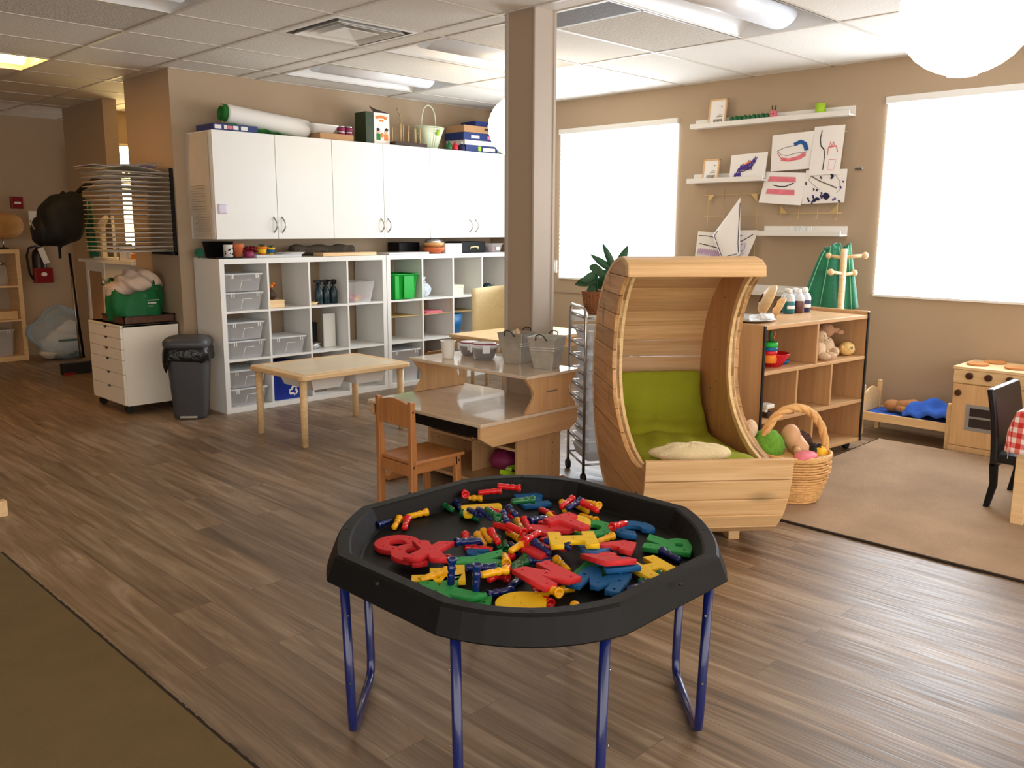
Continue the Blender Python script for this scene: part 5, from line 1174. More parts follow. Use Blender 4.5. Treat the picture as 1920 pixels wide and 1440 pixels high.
# ================================================================ wicker basket of dolls
t=thing('wicker_basket','round wicker basket with twisted hoop handle, beside the cradle','basket',(4.02,2.00,0.012),math.radians(-40))
prof=[(.125,0),(.145,.03),(.16,.10),(.165,.17),(.175,.23)]
G().lathe(prof,n=36).build('basket_body','wicker',t)
g=G()
for q in range(17):
    z=.008+q*.0135; r=.127+.04*min(1,z/.12)+(.012 if z>.15 else 0); g.tube([((r+.003*math.sin(6*k*2*PI/48*2+PI*(q%2)))*math.cos(2*PI*k/48),(r+.003*math.sin(6*k*2*PI/48*2+PI*(q%2)))*math.sin(2*PI*k/48),z) for k in range(48)],.006,5,True)
for q in range(3): g.tube([((.176+.006*math.sin(k*1.3+q*2))*math.cos(2*PI*k/48),(.176+.006*math.cos(k*1.3+q*2))*math.sin(2*PI*k/48),.232+.008*math.sin(k*1.3+q*2)) for k in range(48)],.009,6,True)
g.build('weave','wicker',t)
for q in range(3):
    g=G(); g.tube([((.165+.010*math.cos(k*.7+q*2.1))*math.cos(PI*k/30),.012*math.sin(k*.7+q*2.1),.21+(.25+.010*math.cos(k*.7+q*2.1))*math.sin(PI*k/30)**.85) for k in range(31)],.013,8); g.build('handle_strand','wicker',t)
t=thing('soft_toy','fuzzy green plush ball toy in the wicker basket','soft toy',(3.94,2.10,.25)); G().sph((0,0,.02),(.085,.085,.09),24,18,lambda x,y,z:1+.05*math.sin(31*x)*math.sin(29*y)*math.sin(27*z)).build('plush_body','plush green',t)
t=thing('doll','cream-skinned doll lying in the wicker basket','doll',(4.06,2.02,.27),-.4); G().sph((-.02,0,.05),(.045,.05,.06),16,12).tube([(-.01,0,.03),(.02,-.03,-.02),(.07,-.06,-.06)],[.05,.05,.03],14).tube([(-.02,-.04,.0),(-.05,-.10,-.02)],.02,10).build('doll_body','skin doll',t); G().sph((.08,-.07,-.02),(.05,.045,.04),14,10).build('doll_hair','black leather',t)
t=thing('doll','doll with curly dark brown hair at the back of the basket','doll',(4.13,2.02,.26)); G().sph((0,0,.01),(.065,.06,.06),24,18,lambda x,y,z:1+.12*math.sin(19*x+5)*math.sin(17*y)*math.sin(18*z)).build('doll_hair','plush brown',t); G().sph((-.06,-.04,-.03),(.04,.04,.04)).build('face','doll brown',t)
t=thing('doll','pink soft doll with yellow patch at the basket rim','doll',(3.95,1.90,.245)); G().sph((0,0,.01),(.08,.05,.025),16,10).build('doll_body','pink',t); 
t=thing('doll_clothes','yellow and pink cloth hanging inside the basket rim','clothes',(4.10,1.90,.22)); G().sph((0,0,.01),(.04,.04,.05),14,10,lambda x,y,z:1+.1*math.sin(9*x)).build('yellow_cloth','yellow plastic',t); G().sph((.01,.02,-.03),(.05,.03,.04),14,10).build('pink_cloth','pink',t)
tag(G((3.87,2.14,.3)).sph((3.87,2.16,.36),(.04,.035,.05),14,10).build('soft_toy','plush beige'),'pale cream soft toy ear behind the basket handle','soft toy')
# ================================================================ doll bed
t=thing('doll_bed','pale wooden doll bed along the wall beside the play stove','bed',(5.66,1.80,0))
bl,bw=.575,.30
for y,hh in ((0,.285),(bl-.03,.335)):
    for x in (0,bw-.028): G(bevel=.004).box((x,y,0),(x+.028,y+.028,hh-.012)).sph((x+.014,y+.014,hh-.006),(.016,.016,.012),12,8).build('post','toy wood x',t)
    G(bevel=.003).prism([(.02,.15),(bw-.02,.15)]+[(bw-.02-(bw-.04)*k/12,hh-.07+.045*math.sin(PI*k/12)) for k in range(13)],y+.006,y+.020,'y').build('end_board','toy wood x',t)
for x in (.004,bw-.022): G(bevel=.002).box((x,.02,.105),(x+.018,bl-.02,.16)).build('side_rail','toy wood x',t)
G().box((.02,.02,.11),(bw-.02,bl-.02,.12)).build('bed_base','toy wood x',t)
g=G(bevel=.012).box((.024,.03,.121),(bw-.024,bl-.03,.155)); g.build('mattress','blue fabric',t)
t=thing('doll','brown cloth doll lying in the doll bed under the blue blanket','doll',(5.80,2.16,.165)); G().sph((0,.05,.035),(.05,.055,.04),16,12).tube([(0,.02,.035),(0,-.08,.045),(-.01,-.18,.03)],[.035,.05,.03],14).tube([(-.05,-.0,.03),(-.07,-.1,.025)],.02,10).build('doll_body','doll brown',t)
t=thing('doll_blanket','crumpled bright blue blanket over the doll in the bed','blanket',(5.80,2.0,.165))
g=G(); g.grid(lambda u,v:(-.12+.25*u,-.185+.285*v+.02*math.sin(6*u),.012+.085*(math.sin(PI*u)**.6)*(math.sin(PI*min(1,v*1.05))**.5)+.012*math.sin(11*u+6*v)+.01*math.sin(17*v)),24,24); g.build('blanket_cloth','blue fabric',t,thick=.008)
# ================================================================ play stove
t=thing('play_stove','wooden play stove with round burners and dark knobs','stove',(5.63,1.795,0))
sw,sdp,sh_=.56,.39,.53
# width runs toward -y
G(bevel=.003).box((.012,-sw,.0),(sdp,0,sh_-.018)).build('carcass','toy wood',t)
G(bevel=.003).box((-.006,-sw-.008,sh_-.018),(sdp,.008,sh_)).build('hob_top','toy wood x',t)
p_=G(bevel=.002).box((-.002,-sw,.43),(.011,0,sh_-.019)).build('control_panel','toy wood x',t)
for y in (-.09,-.195,-.31,-.43):
    g=G(); g.T=Matrix.Translation((-.002,y,.478))@Matrix.Rotation(-PI/2,4,'Y'); g.lathe([(.021,0),(.021,.012),(.018,.016)],n=20); g.cbox((0,0,.018),(.006,.034,.008)); g.build('knob','knob brown',p_)
dr=G(bevel=.002).box((-.002,-sw+.004,.045),(.011,-.004,.424)).build('oven_door','toy wood',t)
G(bevel=.001).box((-.004,-sw+.09,.145),(-.0025,-.085,.305)).build('window_frame','oven grey',dr)
G().box((-.006,-sw+.115,.168),(-.0045,-.11,.222)).box((-.006,-sw+.115,.235),(-.0045,-.11,.285)).build('window_pane','oven dark',dr)
g=G(); g.T=Matrix.Translation((-.002,-.035,.37))@Matrix.Rotation(-PI/2,4,'Y'); g.lathe([(.019,0),(.019,.014),(.016,.018)],n=20); g.build('door_knob','knob brown',dr)
G(bevel=.002).box((-.002,-sw,.0),(.011,0,.042)).build('plinth','toy wood',t)
for x,y in ((.13,-.09),(.29,-.14),(.13,-.30),(.29,-.38)): G().lathe([(.058,sh_),(.062,sh_+.003),(.062,sh_+.012),(.058,sh_+.014)],(x,y,0),n=26).build('burner','burner wood',t)
G().cyl((.01,.0005,.49),(.01,.004,.49),.003,n=8).cyl((.01,.0005,.41),(.01,.004,.41),.003,n=8).cyl((.05,.0085,.49),(.05,.009,.49),.003).build('screw','dark brown',t)
# ================================================================ table with gingham cloth and black chair
t=thing('play_table','low wooden table with square legs at the right edge','table',(4.37,1.10,0.012))
G(bevel=.004).box((0,-.6,.50),(.62,.0,.525)).build('tabletop','chair wood',t)
for x in (.0,.56):
    for y in (-.06,-.6): G(bevel=.003).box((x,y,0),(x+.055,y+.055,.50)).build('leg','birch',t)
t=thing('tablecloth','red and white gingham cloth draped over the low table','tablecloth',(4.37,1.10,.012))
def cl(u,v):
    # v along perimeter drop; build as top + skirt
    a=v
    if a<.55: k=a/.55; ins=1-k; x=-.012+ .31*ins+ (1-ins)*0; 
    return None
g=G()
def cloth(u,v):
    # square sheet bigger than the table; outside folds down
    X=-.20+1.02*u; Y=.20-1.0*v; x0,x1,y0,y1=-.008,.628,-.608,.008
    cx=min(max(X,x0),x1); cy=min(max(Y,y0),y1); ox=X-cx; oy=Y-cy; d=math.hypot(ox,oy)
    z=.530-max(abs(ox),abs(oy),d*.8); w=.012*math.sin(24*X+3)*min(1,abs(oy)*9)+.012*math.sin(22*Y)*min(1,abs(ox)*9)
    k=.16
    return (cx+ox*k+(w if abs(ox)>0 else 0),cy+oy*k+(w if abs(oy)>0 else 0),z)
g.grid(cloth,70,70,uv=(1.0,1.0)); g.build('cloth_sheet','gingham cloth',t,thick=.002)
t=thing('child_chair','black padded child chair with curved black legs at the right edge','chair',(4.55,1.20,.012))
def cb(u,v): # back: width along x
    x=.40*u-.0; z=.20+.375*v; y=.03+.035*v*v+.012*math.sin(PI*u); return x,y,z
g=G(bevel=.01); R=[]
for k in range(11):
    v=k/10; z=.20+.38*v; y=.02+.045*v*v; R.append([Vector((0,y,z)),Vector((.42,y,z)),Vector((.42,y+.035,z)),Vector((0,y+.035,z))])
g.ring(R,False); g.build('backrest','black leather',t)
G(bevel=.012).box((.0,-.30,.225),(.42,.03,.275)).build('seat','black leather',t)
for x in (.0,.385):
    g=G(bevel=.003); g.prism([(.02,.22),(.055,.22),(.045,.12),(.065,.0),(.04,.0),(.015,.11)],x,x+.032,'x'); g.build('leg','black plastic',t)
    G(bevel=.003).box((x,-.29,0),(x+.032,-.26,.225)).build('leg','black plastic',t)
# ================================================================ table behind the column
t=thing('activity_table','pale wooden table behind the column','table',(4.37,4.35,0))
G(bevel=.004).box((0,0,.525),(.95,.66,.55)).build('tabletop','birch x',t); G(bevel=.002).box((.01,.01,.455),(.94,.65,.524)).build('apron','maple panel x',t)
for x,y in ((.05,.05),(.85,.05),(.05,.56),(.85,.56)): l=G(bevel=.003).box((x,y,.04),(x+.045,y+.045,.455)).build('leg','birch',t); G().cyl((x+.022,y+.022,0),(x+.022,y+.022,.04),.016).build('foot','pale yellow',l)
t=thing('high_back_chair','cream moulded chair behind the pale table','chair',(5.10,5.24,0),math.radians(20))
g=G(); g.grid(lambda u,v:(-.02+.22*math.sin(PI*u)*1.0,-.20+.42*u,.42+.42*v+.02*math.sin(PI*u)),16,8); g.build('backrest','cream fabric',t,thick=.02)
G(bevel=.02).box((-.18,-.17,.38),(.16,.19,.43)).build('seat','cream fabric',t)
for x,y in ((-.15,-.14),(-.15,.15),(.12,-.14),(.12,.15)): G().cyl((x,y,0),(x,y,.38),.016).build('leg','birch',t)
tag(G((5.1,4.9,.551)).sph((4.98,4.97,.577),(.03,.03,.026),14,10).build('wooden_ball','birch'),'small pale wooden ball on the pale table','ball')
# ================================================================ paper lanterns
def lantern(loc,r,label):
    t=thing('paper_lantern',label,'lamp',loc,0,None)
    g=G(); n=16; prof=[]
    for k in range(n*2+1):
        a=-PI/2+PI*k/(n*2); rr=r*math.cos(a)*(1.0 if k%2==0 else .985); prof.append((max(rr,.05),r*math.sin(a)*.94))
    g.lathe(prof,n=36,cap=False); g.build('paper_shade','lantern paper',t)
    G().cyl((0,0,r*.9),(0,0,ZC-loc[2]),.004,n=8).build('cord','white plastic',t); G().lathe([(.045,ZC-loc[2]-.03),(.05,ZC-loc[2]-.002)],n=18).build('ceiling_rose','white plastic',t)
    return t
lantern((4.62,4.50,2.05),.235,'round white glowing paper lantern hanging behind the column')
lantern((3.40,1.15,2.09),.225,'large glowing paper lantern at the top right, partly out of frame')
# ================================================================ right wall: ledges, frames, drawings
def ledge(y0,y1,z,label,d=.115):
    t=thing('picture_ledge',label,'shelf',(XB,y0,z),0,'white picture ledges'); L=y1-y0
    G(bevel=.001).box((-d,0,0),(-.001,L,.012)).build('base','white paint',t); G(bevel=.001).box((-.014,0,.012),(-.001,L,.07)).build('back_strip','white paint',t); G(bevel=.001).box((-d,0,.012),(-d+.012,L,.034)).build('front_lip','white paint',t)
    return t
ledge(2.70,3.96,2.10,'longest white picture ledge at the top of the right wall',.10)
ledge(3.31,3.96,1.69,'short white picture ledge with a small frame and purple drawing')
ledge(2.70,3.33,1.295,'white picture ledge with glass jars between the gold grids and window')
ledge(2.95,3.70,.86,'lowest white picture ledge, behind the cradle top')
def frame(loc,h,w,label,lean=8):
    t=thing('photo_frame',label,'frame',loc,0,'small leaning frames'); M_=Matrix.Rotation(math.radians(lean),4,'Y')
    g=G(bevel=.001); g.T=M_; g.box((-.006,0,0),(.006,.012,h)).box((-.006,w-.012,0),(.006,w,h)).box((-.006,0,0),(.006,w,.012)).box((-.006,0,h-.012),(.006,w,h)); g.build('frame_border','toy wood',t)
    g=G(); g.T=M_; g.box((-.002,.011,.011),(.002,w-.011,h-.011)); g.build('insert_sheet','paper white',t)
    g=G(); g.T=M_
    for k in range(7): g.box((-.0035,.03+k*.011,.022),(-.002,.037+k*.011,.045))
    g.box((-.0035,.03,.06),(-.002,w*.55,.064)).box((-.0035,.03,.072),(-.002,w*.45,.075)).box((-.0035,w*.25,h*.68),(-.002,w*.32,h*.72)); g.build('print','ink brown',t)
frame((XB-.075,3.665,2.113),.195,.15,'small pale wood frame on the top ledge by the caterpillar')
frame((XB-.085,3.70,1.703),.165,.14,'small pale wood frame on the second ledge beside the purple drawing')
t=thing('toy_caterpillar','green segmented caterpillar toy with pink face on the top ledge','toy',(XB-.055,3.30,2.113))
for k in range(9): G().sph((0,.03+k*.036,.028+.004*(k%2)),(.024,.021,.028),12,8).build('segment','peg G',t)
h_=G().sph((-.004,-.02,.04),(.026,.028,.034),14,10).build('head','pink',t); G().tube([(0,-.03,.07),(0,-.035,.105)],.004,6).tube([(0,-.01,.07),(0,-.005,.105)],.004,6).build('antenna','dark brown',h_); G().sph((-.027,-.03,.045),(.004,.005,.005)).sph((-.027,-.012,.045),(.004,.005,.005)).build('eyes','ink black',h_)
tag(G((XB-.05,2.93,2.113)).lathe([(.030,0),(.033,.003),(.035,.085),(.032,.087),(.028,.085)],(XB-.051,2.93,2.113),n=22).build('lime_pot','lime'),'lime green patterned pot on the top ledge','pot')
for k,y in enumerate((2.96,3.0,3.045,3.075)): 
    tag(G((XB-.05,y,1.308)).lathe([(.016,0),(.018,.003),(.018,.045),(.016,.048),(.017,.056)],(XB-.045-.02*(k%2),y,1.308),n=14).build('glass_jar','clear glass'),'tiny clear glass jar on the ledge, %s in the cluster of four'%('rightmost','second from the right','second from the left','leftmost')[k],'jar','tiny jars on the ledge')
tag(G((XB-.01,2.65,1.75),bevel=.003).box((XB-.015,2.62,1.742),(XB-.0,2.675,1.76)).build('wall_hook','chrome'),'small shiny bracket on the wall beside the right window','hook')
tag(G((XB,5.43,1.0),bevel=.002).box((XB-.010,5.40,.94),(XB,5.47,1.055)).box((XB-.016,5.42,.965),(XB-.009,5.45,1.03)).build('light_switch','white plastic'),'white light switch between the column and the left window','switch')
tag(G((XB,5.4,.77),bevel=.001).box((XB-.012,5.0,.765),(XB,6.2,.78)).build('cable_trunking','column beige'),'thin beige trunking on the wall below the left window','trunking')
# gold wire grids
def grid_rack(y0,y1,z0,z1,hz,label):
    t=thing('wire_grid',label,'grid',(XB,y0,z0),0,'gold wire grids'); L=y1-y0; Hh=z1-z0
    for k in range(4):
        y=.03+(L-.06)*k/3; G().tube([(-.03,y,Hh),(-.03,y,.0),(-.045,y,-.012),(-.055,y,.0)],.0026,6).build('upright','gold',t)
    for z in hz: G().tube([(-.027,0,z-z0),(-.027,L,z-z0)],.0028,6).build('crossbar','gold',t)
    for y,s_ in ((.03,1),(L-.03,-1)):
        zz=hz[0]-z0; sg=-1 if zz>Hh/2 else 1
        G().prism([(y,zz),(y+s_*.055,zz),(y,zz+sg*.06)],-.031,-.027,'x').build('corner_plate','gold',t)
    return t
grid_rack(3.36,3.84,1.00,1.64,[1.60,1.44,1.06],'gold wire grid on the left, behind the paper kite shape')
grid_rack(2.74,3.23,1.42,2.04,[1.455,1.70,2.0],'gold wire grid on the right, behind four children\'s drawings')
# drawings
def drawing(label,corners,strokes,curl=.0,off=.045,mats=('paper white',)):
    """corners (y,z) order: top-left, top-right, bottom-right, bottom-left; strokes: (ink, width, [(u,v)...])"""
    c=[Vector((XB-off,a,b)) for a,b in corners]; o=sum(c,Vector())/4; g=G(o)
    def P(u,v,lift=0):
        p=(c[0]*(1-u)+c[1]*u)*(1-v)+(c[3]*(1-u)+c[2]*u)*v
        return p+Vector((-lift-curl*(u*(1-u)*1.2+v*v*.8)-.004*math.sin(3*u+2*v),0,0))
    g.grid(P,8,8); inks=['paper white']
    for ink,w,pts in strokes:
        if ink not in inks: inks.append(ink)
        g.m(inks.index(ink)); q=[]
        for i in range(len(pts)-1):
            for s_ in range(5): q.append((pts[i][0]+(pts[i+1][0]-pts[i][0])*s_/5,pts[i][1]+(pts[i+1][1]-pts[i][1])*s_/5))
        q.append(pts[-1]); vs=[]
        for i,(u,v) in enumerate(q):
            a=q[max(0,i-1)];b=q[min(len(q)-1,i+1)]; dx,dy=b[0]-a[0],b[1]-a[1]; L=math.hypot(dx,dy) or 1; nx,ny=-dy/L*w/2,dx/L*w/2
            vs+=[P(u+nx,v+ny,.0016+.0003*len(inks)),P(u-nx,v-ny,.0016+.0003*len(inks))]
        g._add(vs,[(2*i,2*i+1,2*i+3,2*i+2) for i in range(len(q)-1)])
    g.m(0); return tag(g.build('childs_drawing',inks),label,'drawing','children\'s drawings on the wall')
def scrib(n,u0,u1,v0,v1,sd,seg=6):
    r=random.Random(sd); P=[(r.uniform(u0,u1),r.uniform(v0,v1))]
    for k in range(n): P.append((r.uniform(u0,u1),r.uniform(v0,v1)))
    return P
def zig(u0,u1,v0,v1,n,sl=0): return [(u0+(u1-u0)*k/n+sl*(k%2),v0 if k%2 else v1) for k in range(n+1)]
drawing('child\'s drawing of a pink shape with blue arc, top left on the right grid',[(3.285,2.01),(2.965,2.02),(2.97,1.765),(3.285,1.755)],[('ink black',.012,[(.15,.45),(.3,.38),(.5,.35),(.65,.3),(.78,.25),(.85,.4),(.85,.55),(.6,.55),(.4,.6),(.25,.56),(.15,.45)]),('pink',.09,[(.25,.68),(.45,.72),(.65,.68),(.82,.58)]),('ink blue',.10,[(.55,.32),(.7,.25),(.8,.32),(.85,.5)]),('ink red',.02,[(.15,.5),(.25,.65),(.4,.75),(.7,.72),(.84,.62)])])
drawing('child\'s drawing with a long black line and red castle, top right on the right grid',[(2.965,2.045),(2.745,2.045),(2.765,1.72),(2.985,1.715)],[('ink black',.03,[(.28,.08),(.25,.25),(.30,.4),(.42,.48),(.46,.62),(.46,.75),(.46,.9)]),('ink red',.025,[(.55,.6),(.55,.44),(.8,.42),(.86,.55)]),('ink red',.015,[(.58,.42),(.6,.33),(.66,.42),(.7,.33),(.74,.42)]),('ink red',.008,[(.62,.7),(.62,.9),(.8,.92),(.85,.7),(.62,.7)])],.012)
drawing('child\'s drawing with pink bands and a dark smile, lower left on the right grid',[(3.32,1.755),(3.01,1.735),(3.03,1.51),(3.36,1.535)],[('pink',.035,zig(.12,.78,.14,.30,38)),('pink',.035,zig(.14,.8,.54,.70,38)),('pink',.07,[(.2,.62),(.5,.66),(.7,.64)]),('ink black',.03,[(.27,.42),(.42,.45),(.58,.44),(.75,.32)])],.02)
dd=[('ink brown',.035,[(.15,.18),(.35,.32),(.6,.45),(.8,.56)]),('ink brown',.01,[(.15,.18),(.1,.3),(.3,.5),(.4,.6)]),('ink black',.008,[(.3,.1),(.7,.12),(.85,.35),(.88,.6),(.8,.7)])]
for k in range(16): r=random.Random(k); u,v=r.uniform(.04,.9),r.uniform(.5,.95); dd.append((('ink navy','ink purple')[k%3==0],.035,[(u,v),(u+.03,v+.04),(u+.01,v+.07)]))
dd+= [('ink navy',.08,[(.28,.95),(.36,.85),(.42,.9)]),('ink navy',.09,[(.5,.82),(.56,.72),(.62,.8),(.54,.88)]),('ink navy',.06,[(.62,.12),(.68,.2),(.64,.28)]),('ink navy',.03,[(.04,.35),(.06,.45)]),('ink navy',.03,[(.38,.2),(.42,.28)]),('ink navy',.03,[(.92,.35),(.95,.4)])]
drawing('child\'s painting with navy splotches, lower right on the right grid',[(3.01,1.755),(2.71,1.75),(2.72,1.525),(3.03,1.52)],dd)
pp=[('ink purple',.022,[(.18+.022*k+.05*(k%2),.80-.017*k-(.28 if k%2 else 0)+.05*math.sin(k*2.3)) for k in range(24)]),('ink purple',.02,zig(.28,.62,.42,.66,18)),('ink purple',.03,zig(.14,.32,.72,.90,8)),('ink black',.03,[(.2,.7),(.4,.68),(.55,.6),(.65,.45)]),('orange',.05,[(.42,.42),(.5,.34),(.58,.3)])]
drawing('child\'s drawing of purple scribbles standing on the second ledge',[(3.60,1.885),(3.30,1.895),(3.32,1.71),(3.61,1.705)],pp,.0,.07)
drawing('child\'s drawing with dark lines and lilac scribble, hanging at the left grid\'s lower left',[(3.885,1.325),(3.66,1.31),(3.62,1.085),(3.90,1.115)],[('ink black',.025,[(.05,.16),(.4,.14),(.7,.17),(.9,.2)]),('ink black',.03,[(.12,.44),(.4,.47),(.75,.52),(.98,.5)]),('ink lilac',.03,zig(.08,.9,.6,.85,26)),('ink lilac',.02,scrib(22,.5,.95,.6,.98,3))],.01,.04)
drawing('child\'s drawing of black arcs on greyish paper, hanging at the left grid\'s right side',[(3.66,1.33),(3.355,1.335),(3.43,1.135),(3.62,1.09)],[('ink black',.03,[(.45,.35),(.6,.38),(.8,.25),(.9,.15)]),('ink black',.02,[(.4,.15),(.6,.18)]),('ink lilac',.02,scrib(20,.3,.8,.4,.9,5))],.02,.05)
g=G((XB-.09,3.55,1.3)); q=[(3.505,1.575),(3.47,1.15),(3.60,1.085),(3.695,1.295)]; 
def kt(u,v):
    a=Vector((XB-.075,*q[0])).lerp(Vector((XB-.10,*q[1])),v); b=Vector((XB-.075,*q[0])).lerp(Vector((XB-.13,*q[3])),min(1,v*1.25)) if v<.8 else Vector((XB-.13,*q[3])).lerp(Vector((XB-.12,*q[2])),(v-.8)/.2)
    return a.lerp(b,u)+Vector((-.02*math.sin(PI*u)*v,0,0))
g.grid(kt,8,20); g.m(1); 
def up_(p): return p+Vector((-.003,0,0))
g.tube([up_(kt(.06,k/20)) for k in range(2,20)],.0022,5); g.tube([up_(kt(u/8,.965)) for u in range(1,8)],.0022,5); g.tube([up_(kt(.93,k/20)) for k in range(14,20)],.0018,5)
tag(g.build('folded_paper',['paper white','ink navy'],thick=.0008),'white paper folded into a kite shape hanging on the left gold grid','paper')
# thin sticks on lowest ledge
tag(G((XB-.07,3.5,.875)).box((XB-.09,3.30,.872),(XB-.06,3.42,.876)).build('paper_slip','ink brown'),'thin dark strip lying on the lowest ledge','strip')
LETTERS=[('C', 'red', 1.4232, 1.864, 0.47, -1.593, 0.125, 0), ('Q', 'red', 1.3903, 1.7387, 0.485, -1.141, 0.125, 0), ('X', 'red', 1.4058, 1.6954, 0.5, -0.866, 0.125, 0), ('L', 'yellow', 1.7815, 1.8915, 0.478, -2.159, 0.125, 0), ('E', 'blue', 1.9793, 1.868, 0.47, -0.492, 0.12, 0), ('F', 'yellow', 1.335, 1.5782, 0.488, 0.864, 0.13, 1), ('Y', 'green', 1.466, 1.5711, 0.49, -2.207, 0.135, 0), ('K', 'green', 1.2971, 1.4871, 0.488, -0.337, 0.135, 0), ('M', 'green', 1.2928, 1.4335, 0.47, -0.905, 0.12, 0), ('U', 'yellow', 1.3732, 1.3308, 0.476, 2.229, 0.13, 0), ('N', 'red', 1.4927, 1.3604, 0.506, -0.176, 0.13, 0), ('M', 'blue', 1.5997, 1.2755, 0.486, -1.237, 0.125, 0), ('H', 'yellow', 1.7613, 1.2406, 0.482, -0.31, 0.12, 0), ('R', 'green', 1.9494, 1.3168, 0.474, 0.442, 0.13, 1), ('C', 'blue', 1.985, 1.4741, 0.472, -1.681, 0.125, 0), ('D', 'green', 1.9051, 1.545, 0.474, -0.985, 0.125, 0), ('T', 'red', 1.8309, 1.5756, 0.504, -0.129, 0.125, 0), ('O', 'yellow', 1.8683, 1.6119, 0.486, -0.508, 0.125, 0), ('N', 'red', 1.7722, 1.6047, 0.492, 0.061, 0.11, 0), ('I', 'red', 1.663, 1.5245, 0.488, -1.646, 0.12, 0), ('I', 'yellow', 1.6955, 1.4507, 0.52, -2.289, 0.125, 0), ('V', 'blue', 1.7182, 1.3991, 0.498, -0.979, 0.11, 0), ('A', 'red', 1.8138, 1.3791, 0.49, -1.324, 0.12, 0), ('E', 'red', 1.6729, 1.3131, 0.512, -0.311, 0.12, 0), ('Z', 'blue', 1.6892, 1.298, 0.496, -0.569, 0.11, 0), ('A', 'green', 1.664, 1.3536, 0.47, -0.968, 0.125, 0), ('S', 'blue', 1.5168, 1.6464, 0.47, -0.978, 0.11, 0)]
